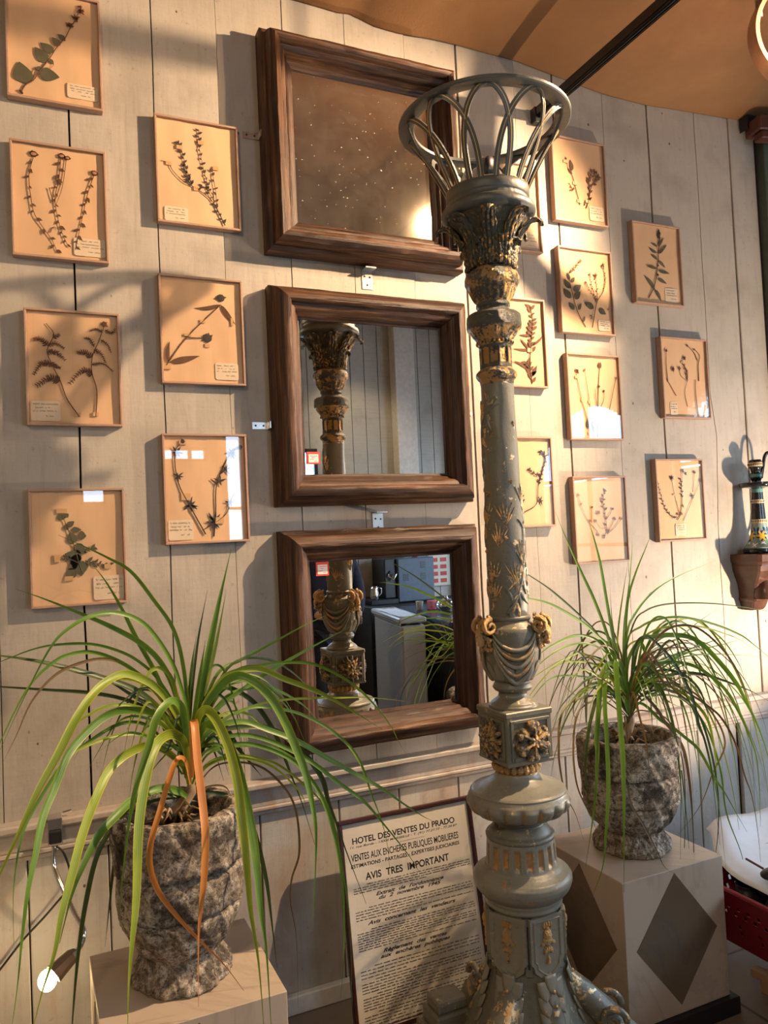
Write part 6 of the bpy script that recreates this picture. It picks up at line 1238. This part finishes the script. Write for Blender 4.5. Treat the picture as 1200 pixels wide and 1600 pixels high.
def lat(prof, name, mt, seg=64, **k):
    q = MB();  q.lathe([(z0+(a-z0)*ZK, r) for a, r in prof], (CX, CY), seg, None, 2); return q.build(name, [mt], ck, smooth=True, auto=45)
z0 = KZ+.0005
lat([(z0, .072), (z0+.003, .0745), (z0+.018, .0740), (z0+.022, .068)], 'foot_rim', M_CERBLACK)
lat([(z0+.021, .068), (z0+.026, .070), (z0+.032, .063), (z0+.045, .052), (z0+.065, .042), (z0+.09, .036), (z0+.118, .0325), (z0+.130, .0315)], 'flared_foot', M_GREYG)
lat([(z0+.130, .0320), (z0+.146, .0312)], 'lower_cream_band', M_CREAMG)
lat([(z0+.146, .0305), (z0+.215, .0265)], 'black_stem', M_CERBLACK)
lat([(z0+.215, .0268), (z0+.231, .0262)], 'upper_cream_band', M_CREAMG)
lat([(z0+.231, .0258), (z0+.262, .0245)], 'upper_black_stem', M_CERBLACK)
lat([(z0+.262, .0245), (z0+.277, .0242)], 'teal_band', M_TEAL)
lat([(z0+.277, .024), (z0+.282, .040), (z0+.286, .068), (z0+.292, .0745), (z0+.303, .0750), (z0+.305, .072), (z0+.299, .060), (z0+.297, .030), (z0+.300, .0225)], 'drip_pan', M_CERBLACK)
lat([(z0+.297, .022), (z0+.312, .0195), (z0+.322, .024), (z0+.328, .0255)], 'neck', M_CERBLACK)
lat([(z0+.328, .0255), (z0+.335, .0275), (z0+.342, .024)], 'neck_teal_band', M_TEAL)
lat([(z0+.342, .024), (z0+.350, .020), (z0+.362, .022), (z0+.374, .030)], 'socket_cup', M_CERBLACK)
lat([(z0+.374, .030), (z0+.383, .0325), (z0+.392, .030)], 'cup_cream_band', M_CREAMG)
lat([(z0+.392, .030), (z0+.400, .026), (z0+.404, .024), (z0+.402, .016), (z0+.385, .012)], 'cup_lip', M_CERBLACK)
for zc, r, n in ((z0+.138*ZK, .0318, 26), (z0+.223*ZK, .0267, 22), (z0+.383*ZK, .0326, 26)):
    tk_ = MB()
    for k in range(n):
        a = 2*pi*k/n; n_ = Vector((cos(a), sin(a), 0)); tk_.obox(Vector((CX, CY, zc))+n_*r, Vector((-n_.y, n_.x, 0)), n_, Vector((0, 0, 1)), .0014, .0006, .0045)
    tk_.build('black_tick_marks', [M_CERBLACK], ck)
def ffr(z):
    T = [(.021, .070), (.026, .070), (.032, .063), (.045, .052), (.065, .042), (.09, .036), (.118, .0325), (.14, .0315)]
    zz = (z-z0)/ZK
    for (a, ra), (c_, rc) in zip(T[:-1], T[1:]):
        if a <= zz <= c_: return ra+(rc-ra)*(zz-a)/(c_-a)
    return .032
fp = MB()
def petal(th, z, ang, L, W_, cm, off):
    rows = []
    for i in range(7):
        u = i/6; wd = W_*.5*sin(pi*min(.999, u*.95+.05))**.7; row = []
        for v in (-1, -.4, .4, 1):
            dx = cos(ang)*L*u-sin(ang)*wd*v; dz = sin(ang)*L*u+cos(ang)*wd*v; zz = min(max(z+dz, z0+.024), z0+.129); R = ffr(zz)+off
            row.append(Vector((CX+R*cos(th+dx/R), CY+R*sin(th+dx/R), zz)))
        rows.append(row)
    fp.cm = cm; fp.grid(rows)
for k in range(5):
    th = -2.2+k*2*pi/5
    for j in range(6): petal(th, z0+.080, j*pi/3+.3, .026, .016, 1, .0010)
    for j in range(6): petal(th, z0+.080, j*pi/3, .026, .010, 0, .0014)
    for s_ in (-1, 1):
        petal(th+.45*s_, z0+.050, pi/2+.5*s_, .020, .012, 2, .0012); petal(th+.2*s_, z0+.043, pi/2+1.1*s_, .022, .006, 3, .0016); petal(th+.5*s_, z0+.030, pi/2-.8*s_, .028, .006, 3, .0016)
        petal(th+.55*s_, z0+.116, -pi/2, .022, .016, 2, .001); petal(th+.3*s_, z0+.120, -pi/2+.3*s_, .024, .010, 1, .0014)
fp.build('painted_flowers', [M_YELG, M_BLUEG, M_TEAL, M_WHITEG], ck, smooth=True)
hd = MB(); Ph = [Vector((CX+.028, CY-.004, z0+.345)), Vector((CX+.040, CY-.008, z0+.40)), Vector((CX+.052, CY-.010, z0+.445)), Vector((CX+.072, CY-.012, z0+.462)), Vector((CX+.092, CY-.012, z0+.43)), Vector((CX+.098, CY-.012, z0+.34)), Vector((CX+.092, CY-.008, z0+.20)), Vector((CX+.070, CY-.004, z0+.10)), Vector((CX+.044, CY, z0+.055))]
hd.tube(spline(Ph, 8), .0075, 12); hd.build('handle', [M_CERBLACK], ck, smooth=True)

# ================================================================== RED BASKET WITH A WHITE PAPER SHEET
rb_ = thing('red_plastic_basket', (2.40, -.85, .165), 'dark red perforated plastic basket at the right edge behind the pedestal', 'basket')
bx = MB(); X0, X1, Y0, Y1 = 2.068, 2.72, -1.20, -.50; z0_, z1_ = .165, .380
def wallpanel(a, b_, inn):
    a0, b0 = Vector(a), Vector(b_); n = int((b0-a0).length/.020); up_ = Vector((0, 0, 1)); d_ = (b0-a0)/n
    for i in range(n):
        for j in range(9):
            hole = (j in (5, 6) and (i+j) % 2 == 0) or (j in (2, 3) and i % 4 == 1)
            za, zb_ = z0_+(z1_-z0_)*j/9, z0_+(z1_-z0_)*(j+1)/9; ta, tb = 1-j/9, 1-(j+1)/9; sh_ = Vector(inn)*.075
            p = [a0+d_*i+sh_*ta, a0+d_*(i+1)+sh_*ta, a0+d_*(i+1)+sh_*tb, a0+d_*i+sh_*tb]; zz = [za, za, zb_, zb_]
            q = [Vector((v_.x, v_.y, z_)) for v_, z_ in zip(p, zz)]
            if not hole: bx.Fc([bx.V(v_) for v_ in q])
            else:
                c_ = sum(q, Vector())/4
                qi = [c_+(v_-c_)*.62 for v_ in q]
                for k in range(4): bx.Fc([bx.V(q[k]), bx.V(q[(k+1) % 4]), bx.V(qi[(k+1) % 4]), bx.V(qi[k])])
wallpanel((X0, Y0, 0), (X1, Y0, 0), (0, 1, 0)); wallpanel((X0, Y1, 0), (X0, Y0, 0), (1, 0, 0)); wallpanel((X1, Y0, 0), (X1, Y1, 0), (-1, 0, 0)); wallpanel((X1, Y1, 0), (X0, Y1, 0), (0, -1, 0))
bo = bx.build('perforated_wall', [M_RED], rb_, recalc=False); mo = bo.modifiers.new('t', 'SOLIDIFY'); mo.thickness = .003; mo.offset = 0
bx2 = MB(); bx2.box((X0+.075, Y0+.075, z0_-.002), (X1-.075, Y1-.075, z0_+.004)); bx2.build('bottom', [M_RED], rb_)
rim = MB()
for a, b_ in (((X0, Y0), (X1, Y0)), ((X1, Y0), (X1, Y1)), ((X1, Y1), (X0, Y1)), ((X0, Y1), (X0, Y0))): rim.tube([(a[0], a[1], z1_), (b_[0], b_[1], z1_)], .009, 8)
rim.build('rim', [M_RED], rb_)
jk = []
rn = random.Random(2)
for i, (x, y, r, z) in enumerate(((2.185, -.66, .052, .345), (2.190, -.79, .056, .35), (2.185, -.93, .052, .345), (2.195, -1.05, .05, .34), (2.33, -.66, .06, .34), (2.34, -.84, .065, .34))):
    q = MB(); q.lathe([(z-.150, .03), (z-.145, r*.6), (z-.09, r), (z-.03, r*.98), (z, r*.7), (z+.012, r*.62), (z+.02, r*.66), (z+.016, r*.5), (z-.02, r*.45)], (x, y), 40, None, 2)
    ob = q.build('dark_pot', [M_DARKJUNK], smooth=True, origin=(x, y, z-.15)); tag(ob, 'dark glazed pot lying in the red basket under the white sheet', 'pot', 'dark pots in the red basket')
shp = MB(); rows = []
n1, n2 = 34, 26
for j in range(n2+1):
    v = j/n2; row = []
    for i in range(n1+1):
        u = i/n1; y = -.27-.92*v-.02*sin(u*9)*v; xl = 2.42-.285*sstep((-y-.20)/.50)+.010*sin(y*17); x = xl+(3.02-xl)*u
        z = .402+.008*sin(u*11+v*4)+.006*sin(v*13+u*5)-.018*(1-sstep(u/.10))
        z += 0; row.append(Vector((x, y, z)))
    rows.append(row)
shp.grid(rows); so = shp.build('white_paper_sheet', [M_CLOTHW], smooth=True, origin=(2.4, -.4, .39)); so.modifiers.new('t', 'SOLIDIFY').thickness = .0015
tag(so, 'crumpled white paper sheet spread over the red basket at the right edge', 'paper')
bt_ = thing('wooden_bench', (2.42, -.85, 0), 'low wooden support under the red basket', 'bench')
for x in (2.36, 2.62):
    for y in (-.62, -1.08): q = MB(); q.box((x-.02, y-.02, 0), (x+.02, y+.02, .135), .002); q.build('leg', [M_REDWOOD], bt_)
q = MB(); q.box((2.33, -1.12, .135), (2.66, -.58, .161), .003); q.build('seat_board', [M_PALEWOOD], bt_)
q = MB(); q.obox(Vector((2.262, -.80, .052)), Vector((.22, -.975, 0)).normalized(), Vector((.975, .22, 0)).normalized(), Vector((0, 0, 1)), .17, .020, .012, .002)
q.obox(Vector((2.235, -.69, .02)), Vector((1, 0, 0)), Vector((0, 1, 0)), Vector((0, 0, 1)), .02, .02, .02, .001); q.obox(Vector((2.285, -.91, .02)), Vector((1, 0, 0)), Vector((0, 1, 0)), Vector((0, 0, 1)), .02, .02, .02, .001)
tag(q.build('pale_wooden_batten', [M_PALEWOOD], origin=(2.262, -.80, 0)), 'pale wooden batten on blocks on the floor below the red basket', 'wood')
A = atz(1166, 1342, .425); B = atz(1192, 1357, .43)
sc_ = thing('dark_handled_tool', (B.x, B.y, .415), 'dark-handled tool lying on the white paper sheet', 'tool')
q = MB(); q.tube([A, B], .004, 8); q.build('blade', [M_REDWOOD], sc_); q = MB(); q.ell(B+(B-A).normalized()*.05, .045, .03, .018, 16, 10); q.build('handle', [M_BLACK], sc_, smooth=True)

# ================================================================== TRACK, HOOP
tr_ = thing('ceiling_light_track', (1.975, -1.5, 3.345), 'long black lighting track running from the wall under the canvas ceiling', 'light track')
q = MB(); q.box((1.955, -3.3, 3.325), (1.995, -.02, 3.332)); q.box((1.955, -3.3, 3.325), (1.961, -.02, 3.360)); q.box((1.989, -3.3, 3.325), (1.995, -.02, 3.360)); q.box((1.955, -3.3, 3.354), (1.995, -.02, 3.360)); q.box((1.968, -3.3, 3.318), (1.971, -.02, 3.326)); q.box((1.979, -3.3, 3.318), (1.982, -.02, 3.326)); q.build('rail', [M_BLACK], tr_)
q = MB(); q.box((1.950, -.035, 3.30), (2.0, -.0, 3.365), .003); q.build('end_feed', [M_BLACK], tr_)
for y in (-.75, -1.9, -3.0): q = MB(); q.tube([(1.975, y, 3.36), (1.975, y, 3.63-.03*y)], .004, 8); q.build('hanger', [M_BLACK], tr_)
sp = thing('track_spotlight', (1.975, -1.78, 3.318), 'black track spotlight aimed at the mirrors', 'spotlight')
d_ = (Vector((.75, 0, 2.2))-Vector((1.975, -1.72, 3.10))).normalized(); C0 = Vector((1.975, -1.78, 3.17))
q = MB(); q.tube([(1.975, -1.78, 3.318), (1.975, -1.78, 3.20)], .008, 10); q.box((1.96, -1.82, 3.308), (1.99, -1.74, 3.324)); q.build('stem', [M_BLACK], sp)
q = MB(); E_ = Vector((1.975, -1.72, 3.10))-d_*.012; q.tube([E_-d_*.13, E_-d_*.12, E_-d_*.02], [.02, .038, .042], 24); q.build('can', [M_BLACK], sp, smooth=True, auto=40)
hp = thing('bentwood_hoop', (2.62, -.8, 3.10), 'pale copper-coloured bent hoop hanging at the top right edge', 'hoop')
q = MB(); cc_ = Vector((2.572, -.88, 3.29)); P = []
for k in range(65):
    a = 2*pi*k/64; P.append(cc_+Vector((.235*cos(a), -.10*cos(a), .215*sin(a))))
secs = []
for k, p in enumerate(P[:-1]):
    nr = (p-cc_).normalized(); ax_ = Vector((.38, .92, 0)).normalized(); secs.append([p+nr*.008+ax_*.03, p+nr*.010, p+nr*.008-ax_*.03, p-nr*.006-ax_*.03, p-nr*.008, p-nr*.006+ax_*.03])
secs.append(secs[0]); q.loft(secs, cap=False); q.build('hoop_band', [m_plain('copper_band', (.36, .20, .12), .35, .2, var=.35, scale=20)], hp, smooth=True, auto=50)
q = MB(); q.box((2.345, -.79, 3.36), (2.375, -.786, 3.575)); q.build('strap', [M_FRAMEW], hp)

# ================================================================== WHAT THE MIRRORS SEE BEHIND THE CAMERA
fz = thing('small_white_fridge', (2.72, -3.02, 0), 'small grey-white fridge seen in the lowest mirror', 'fridge')
def orient(p0, ang): return Vector((cos(ang), sin(ang), 0)), Vector((-sin(ang), cos(ang), 0)), Vector((0, 0, 1))
xf, yf, zf = orient(None, radians(8)); FC = Vector((2.685, -3.05, 0))
M_FR = m_plain('fridge_enamel', (.34, .34, .33), .3, var=.06); 
q = MB(); q.obox(FC+zf*.44-yf*.10-xf*.02, xf, yf, zf, .095, .39, .425, .012); q.build('cabinet', [M_FR], fz); q = MB(); q.obox(FC+zf*.905-xf*.03-yf*.10, xf, yf, zf, .110, .405, .022, .014); q.build('top', [M_FR], fz); q = MB(); q.obox(FC+zf*.875-xf*.118-yf*.1, xf, yf, zf, .006, .36, .010, .003); q.build('door_handle', [M_STEEL], fz)
Zt = .9275
tw = MB(); rows = []
for j in range(13):
    v = j/12; rows.append([FC+xf*(-.12+.20*i/14)+yf*(.24-.6*v)+zf*(Zt+.004+.003*sin(i*1.3+j)-(.05*max(0, i-11))) for i in range(15)])
tw.grid(rows); o = tw.build('white_cloth', [M_CLOTHW], smooth=True, origin=tuple(FC+zf*Zt)); o.modifiers.new('t', 'SOLIDIFY').thickness = .003; tag(o, 'white cloth spread on the small fridge, seen in the lowest mirror', 'cloth')
ct = thing('black_bar_counter', (3.3, -3.3, 0), 'black counter with a curved front, seen in the lowest mirror', 'counter')
q = MB(); poly = [(2.93, -3.5), (2.90, -3.1), (2.845, -2.75), (2.835, -2.55), (2.90, -2.45), (4.2, -2.45), (4.2, -3.75), (2.93, -3.75)]
q.prism(poly, (0, 0, .0), (1, 0, 0), (0, 1, 0), (0, 0, 1), .86); q.build('body', [M_IRON], ct); q = MB(); q.prism([(x+(.03 if x > 3.5 else -.02), y+(.03 if y > -3.5 else -.03)) for x, y in poly], (0, 0, .86), (1, 0, 0), (0, 1, 0), (0, 0, 1), .035); q.build('worktop', [m_plain('black_worktop', (.03, .035, .05), .25)], ct)
T0 = .8955; MY = -.60
bk_ = MB(); bk_.box((2.74, -4.38, 0), (4.2, -3.86, .8945), .004); tag(bk_.build('dark_cabinet', [M_IRON], origin=(3.4, -3.95, 0)), 'dark cabinet behind the fridge and counter, seen in the lowest mirror', 'cabinet')
mc = thing('coffee_machine', (3.05, -4.20, T0), 'dark coffee machine with blue-grey metal side, seen in the lowest mirror', 'coffee machine')
q = MB(); q.box((3.10, -4.36, T0+.01), (3.48, -4.02, T0+.42), .008); q.build('casing', [m_plain('blue_grey_metal', (.07, .10, .15), .4)], mc)
q = MB(); q.box((2.98, -4.36, T0+.05), (3.10, -4.06, T0+.42), .008); q.box((2.82, -4.36, T0), (3.10, -4.02, T0+.05), .006); q.build('brew_head', [M_BLACK], mc)
for x, z in ((3.18, .24), (3.36, .24), (3.36, .35)):
    q = MB()
    for k in range(6): q.box((x-.028, -4.0195, T0+z-.03+k*.011), (x+.028, -4.016, T0+z-.025+k*.011))
    q.build('vent_grille', [M_BLACK], mc)
q = MB(); q.tube([(3.03, -4.06, T0+.30), (3.01, -4.03, T0+.26), (3.05, -4.02, T0+.22), (3.08, -4.02, T0+.28)], .010, 8); q.build('steam_pipe', [M_CHROME], mc, smooth=True)
def lobj(name, prof, x, y, mt, label, cat, seg=40): q = MB(); q.lathe(prof, (x, y), seg, None, 1); return tag(q.build(name, [mt], smooth=True, origin=(x, y, prof[0][0]), auto=50), label, cat)
jg = thing('metal_jug', (2.87, -4.06, T0+.0505), 'small metal milk jug beside the coffee machine, seen in the lowest mirror', 'jug')
q = MB(); q.lathe([(T0+.051, .036), (T0+.06, .04), (T0+.10, .042), (T0+.15, .034), (T0+.17, .036), (T0+.168, .032), (T0+.07, .03)], (2.87, -4.06), 32, None, 1); q.build('jug_body', [M_CHROME], jg, smooth=True)
q = MB(); q.tube([(2.906, -4.06, T0+.16), (2.94, -4.06, T0+.15), (2.94, -4.06, T0+.10), (2.908, -4.06, T0+.075)], .005, 8); q.build('jug_handle', [M_CHROME], jg, smooth=True)
lobj('drinking_glass', [(T0, .024), (T0+.003, .026), (T0+.06, .032), (T0+.075, .034), (T0+.074, .031), (T0+.01, .022)], 3.01, -3.42, m_plain('cloudy_glass', (.5, .47, .42), .1), 'small glass with a milky drink on the counter, seen in the lowest mirror', 'glass')
pk = MB(); pk.box((3.09, -3.44, T0), (3.20, -3.36, T0+.075), .003); tag(pk.build('pink_carton', [m_plain('pink_red_carton', (.55, .12, .15), .5, var=.6, scale=30)], origin=(3.15, -3.40, T0)), 'pink and red carton on the counter, seen in the lowest mirror', 'box')
tu = thing('silver_tureen', (3.14, -3.18, T0), 'round silver tureen on the counter, seen in the lowest mirror', 'tureen')
q = MB(); q.lathe([(T0, .06), (T0+.01, .065), (T0+.03, .085), (T0+.055, .095), (T0+.075, .085), (T0+.078, .088), (T0+.082, .08)], (3.14, -3.18), 48, None, 2); q.build('bowl', [M_CHROME], tu, smooth=True); q = MB(); q.lathe([(T0+.080, .084), (T0+.095, .075), (T0+.105, .03), (T0+.115, .012), (T0+.125, .016), (T0+.13, .008)], (3.14, -3.18), 48, None, 2); q.build('lid', [M_CHROME], tu, smooth=True)
pr = thing('picture_poster', (3.85, -4.41, 1.05), 'cream wall poster with small red pictures, seen at right edge of the lowest mirror', 'poster')
q = MB(); q.box((3.62, -4.40, 1.0), (3.86, -4.395, 1.45)); q.build('sheet', [M_WHITEPAPER], pr); q = MB()
q.box((3.64, -4.3945, 1.40), (3.84, -4.392, 1.43))
for i in range(5):
    for j in range(2): q.box((3.65+.10*j, -4.3945, 1.03+.07*i), (3.72+.10*j, -4.392, 1.07+.07*i))
q.build('pictures', [m_plain('poster_red', (.5, .06, .05), .6)], pr)
cn = thing('red_drink_can', (3.33, -4.12, T0+.4225), 'small red and white can standing on top of the dark coffee machine', 'can')
q = MB(); zc = T0+.421; q.lathe([(zc, .026), (zc+.006, .031), (zc+.105, .031), (zc+.112, .026), (zc+.11, .022)], (3.33, -4.12), 32, None, 1); q.build('can_body', [M_PRED], cn, smooth=True); q = MB(); q.tube([(3.33+.0315*cos(a*.4+2.2), -4.12+.0315*sin(a*.4+2.2), zc+.02+a*.018) for a in range(5)], .004, 6); q.build('white_stripe', [M_WHITEG], cn)

# person standing behind the camera: dark navy coat, holding a camera
def skin_body(name, nodes, edges, mt, parent, sub=2):
    me = D.meshes.new(name); base = Vector((0, 0, 0)); q_ = parent
    while q_ is not None: base += q_.location; q_ = q_.parent
    me.from_pydata([tuple(Vector(n[0])-base) for n in nodes], [], []) if False else me.from_pydata([tuple(Vector(n[0])-base) for n in nodes], edges, [])
    o = D.objects.new(name, me); COL.objects.link(o); md = o.modifiers.new('skin', 'SKIN'); s = o.modifiers.new('sub', 'SUBSURF'); s.levels = sub; s.render_levels = sub
    sl_ = me.skin_vertices[0].data if me.skin_vertices else None
    if sl_ is None:
        bm = bmesh.new(); bm.from_mesh(me); bm.verts.layers.skin.verify(); bm.to_mesh(me); bm.free(); sl_ = me.skin_vertices[0].data
    for i, n in enumerate(nodes): sl_[i].radius = (n[1], n[2] if len(n) > 2 else n[1]); sl_[i].use_root = (i == 0)
    md.use_smooth_shade = True; me.materials.append(mt); o.parent = parent; return o
PXp, PYp = 2.05, -3.05
per = thing('person', (PXp, PYp, 0), 'person in dark navy coat and trousers holding a small device, seen in lowest mirror', 'person')
M_SKIN = m_plain('skin', (.55, .33, .23), .5); M_NAVY = m_plain('navy_cloth', (.010, .014, .035), .8, var=.3); M_TROU = m_plain('black_trousers', (.018, .016, .018), .8); M_HAIR = m_plain('dark_hair', (.03, .018, .01), .6)
p = lambda x, y, z: (PXp+x, PYp+y, z)
nodes = [(p(0, 0, .93), .13, .10), (p(0, 0, 1.10), .12, .09), (p(0, .01, 1.28), .15, .11), (p(0, .0, 1.42), .09, .08), (p(0, .0, 1.50), .052, .052), (p(0, .01, 1.56), .06, .07), (p(0, .012, 1.64), .075, .09), (p(0, .0, 1.72), .06, .07),
         (p(.17, 0, 1.39), .058), (p(.235, .01, 1.12), .046), (p(.17, .16, .96), .034), (p(.15, .20, .95), .026),
         (p(-.17, 0, 1.39), .058), (p(-.235, .01, 1.12), .046), (p(-.14, .17, .98), .034), (p(-.12, .21, .98), .026),
         (p(.09, 0, .86), .088), (p(.10, .01, .50), .060), (p(.10, -.01, .12), .040), (p(.10, .04, .045), .038), (p(.10, .15, .03), .028),
         (p(-.09, 0, .86), .088), (p(-.10, .01, .50), .060), (p(-.10, -.01, .12), .040), (p(-.10, .04, .045), .038), (p(-.10, .15, .03), .028)]
edges = [(0, 1), (1, 2), (2, 3), (3, 4), (4, 5), (5, 6), (6, 7), (2, 8), (8, 9), (9, 10), (10, 11), (2, 12), (12, 13), (13, 14), (14, 15), (0, 16), (16, 17), (17, 18), (18, 19), (19, 20), (0, 21), (21, 22), (22, 23), (23, 24), (24, 25)]
for hx, hz, sg in ((.15, .95, 1), (-.12, .98, -1)):
    b0 = len(nodes); parent_i = 11 if sg > 0 else 15
    nodes.append((p(hx, .235, hz), .022, .014)); edges.append((parent_i, b0))
    for k, (dz, L_) in enumerate(((.026, .066), (.009, .075), (-.009, .070), (-.025, .055))):
        c0_ = len(nodes); nodes += [(p(hx, .262, hz+dz), .0085), (p(hx-.010*sg, .262+L_*.5, hz+dz*1.1), .008), (p(hx-.035*sg, .262+L_*.72, hz+dz), .007)]; edges += [(b0, c0_), (c0_, c0_+1), (c0_+1, c0_+2)]
    c0_ = len(nodes); nodes += [(p(hx-.020*sg, .235, hz+.030), .0095), (p(hx-.045*sg, .262, hz+.038), .008)]; edges += [(parent_i, c0_), (c0_, c0_+1)]
skin_body('body', nodes, edges, M_SKIN, per)
coat = [(p(0, 0, .82), .185, .15), (p(0, 0, 1.02), .165, .13), (p(0, .01, 1.26), .185, .14), (p(0, 0, 1.40), .13, .10), (p(0, 0, 1.47), .075, .075), (p(.175, 0, 1.385), .082), (p(.24, .01, 1.12), .064), (p(.175, .155, .97), .050), (p(-.175, 0, 1.385), .082), (p(-.24, .01, 1.12), .064), (p(-.145, .165, .985), .050), (p(0, 0, .60), .19, .16)]
skin_body('navy_coat', coat, [(0, 1), (1, 2), (2, 3), (3, 4), (2, 5), (5, 6), (6, 7), (2, 8), (8, 9), (9, 10), (0, 11)], M_NAVY, per)
tro = [(p(0, 0, .88), .14, .11), (p(.09, 0, .80), .100), (p(.10, .01, .50), .076), (p(.10, -.01, .10), .060), (p(-.09, 0, .80), .100), (p(-.10, .01, .50), .076), (p(-.10, -.01, .10), .060)]
skin_body('trousers', tro, [(0, 1), (1, 2), (2, 3), (0, 4), (4, 5), (5, 6)], M_TROU, per)
hr = MB(); hr.ell((PXp, PYp-.012, 1.675), .088, .10, .098, 24, 16); hr.v = [v_ if not (v_.y > PYp+.055 and v_.z < 1.71) else Vector((v_.x, PYp+.055, v_.z)) for v_ in hr.v]; hr.build('hair', [M_HAIR], per, smooth=True)
fc_ = MB()
for s_ in (-1, 1): fc_ = MB(); fc_.ell((PXp+.028*s_, PYp+.092, 1.635), .010, .006, .006, 10, 7); fc_.build('eye', [M_BLACK], per, smooth=True)
fc_ = MB(); fc_.ell((PXp, PYp+.103, 1.605), .011, .016, .020, 10, 8); fc_.ell((PXp, PYp+.088, 1.572), .022, .006, .005, 10, 6)
for s_ in (-1, 1): fc_.ell((PXp+.080*s_, PYp+.005, 1.62), .010, .018, .028, 10, 8)
fc_.build('nose_mouth_and_ears', [M_SKIN], per, smooth=True)
dv = thing('small_device', (PXp+.105, PYp+.295, .95), 'small black device with a red light held by the person in navy', 'device'); q = MB(); q.box((PXp+.085, PYp+.262, .925), (PXp+.125, PYp+.345, .985), .006); q.build('case', [M_BLACK], dv)
m, t, b = nt('red_led'); b.inputs['Emission Color'].default_value = (1, .03, .03, 1); b.inputs['Emission Strength'].default_value = 6; q = MB(); q.ell((PXp+.105, PYp+.347, .965), .008, .003, .008, 10, 6); q.build('red_light', [m], dv)

# bare tree outside the arched windows, glimpsed in the picture glass
tre = thing('bare_tree_outside', (7.2, -2.9, 0), 'bare tree outside, the middle of three, mirrored in the picture glass', 'tree')
q = MB(); rn = random.Random(21)
def branch(p, d, L, r, lv):
    n = 5; P = [p]
    for i in range(n): d = (d+Vector((rn.uniform(-.25, .25), rn.uniform(-.25, .25), rn.uniform(-.1, .2)))).normalized(); P.append(P[-1]+d*L/n)
    q.tube(P, [r*(1-.5*i/n) for i in range(n+1)], 6, cap=False)
    if lv > 0:
        for k in range(4): branch(P[rn.randint(2, n)], (d+Vector((rn.uniform(-1, 1), rn.uniform(-1, 1), rn.uniform(-.2, .7)))).normalized(), L*.68, r*.5, lv-1)
branch(Vector((7.2, -2.9, 0)), Vector((0, 0, 1)), 1.7, .12, 5)
q.build('branches', [m_plain('bark', (.10, .08, .06), .9)], tre)
for n_, (x_, y_, L_) in enumerate(((7.6, -1.7, 1.9), (7.9, -4.2, 1.8))):
    t2 = thing('bare_tree_outside', (x_, y_, 0), ('bare tree outside, the one nearer the picture wall, mirrored in the picture glass', 'bare tree outside, the one deepest behind the camera, mirrored in the picture glass')[n_], 'tree')
    q = MB(); branch(Vector((x_, y_, 0)), Vector((0, .1, 1)), L_, .10, 5); q.build('branches', [D.materials['bark']], t2)
gw = MB(); gw.box((9.0, -14, 0), (9.3, 5, 2.45)); tag(gw.build('added_sky_blocking_wall', [m_plain('outside_stone', (.28, .22, .17), .9, var=.4, scale=3)]), kind='structure')  # unseen wall added to keep low sky out of the picture-glass reflections
gd = MB(); gd.box((4.8, -9, -.06), (14, 6, -.01)); tag(gd.build('ground_outside', [m_plain('outside_paving', (.3, .3, .3), .8)]), kind='structure')
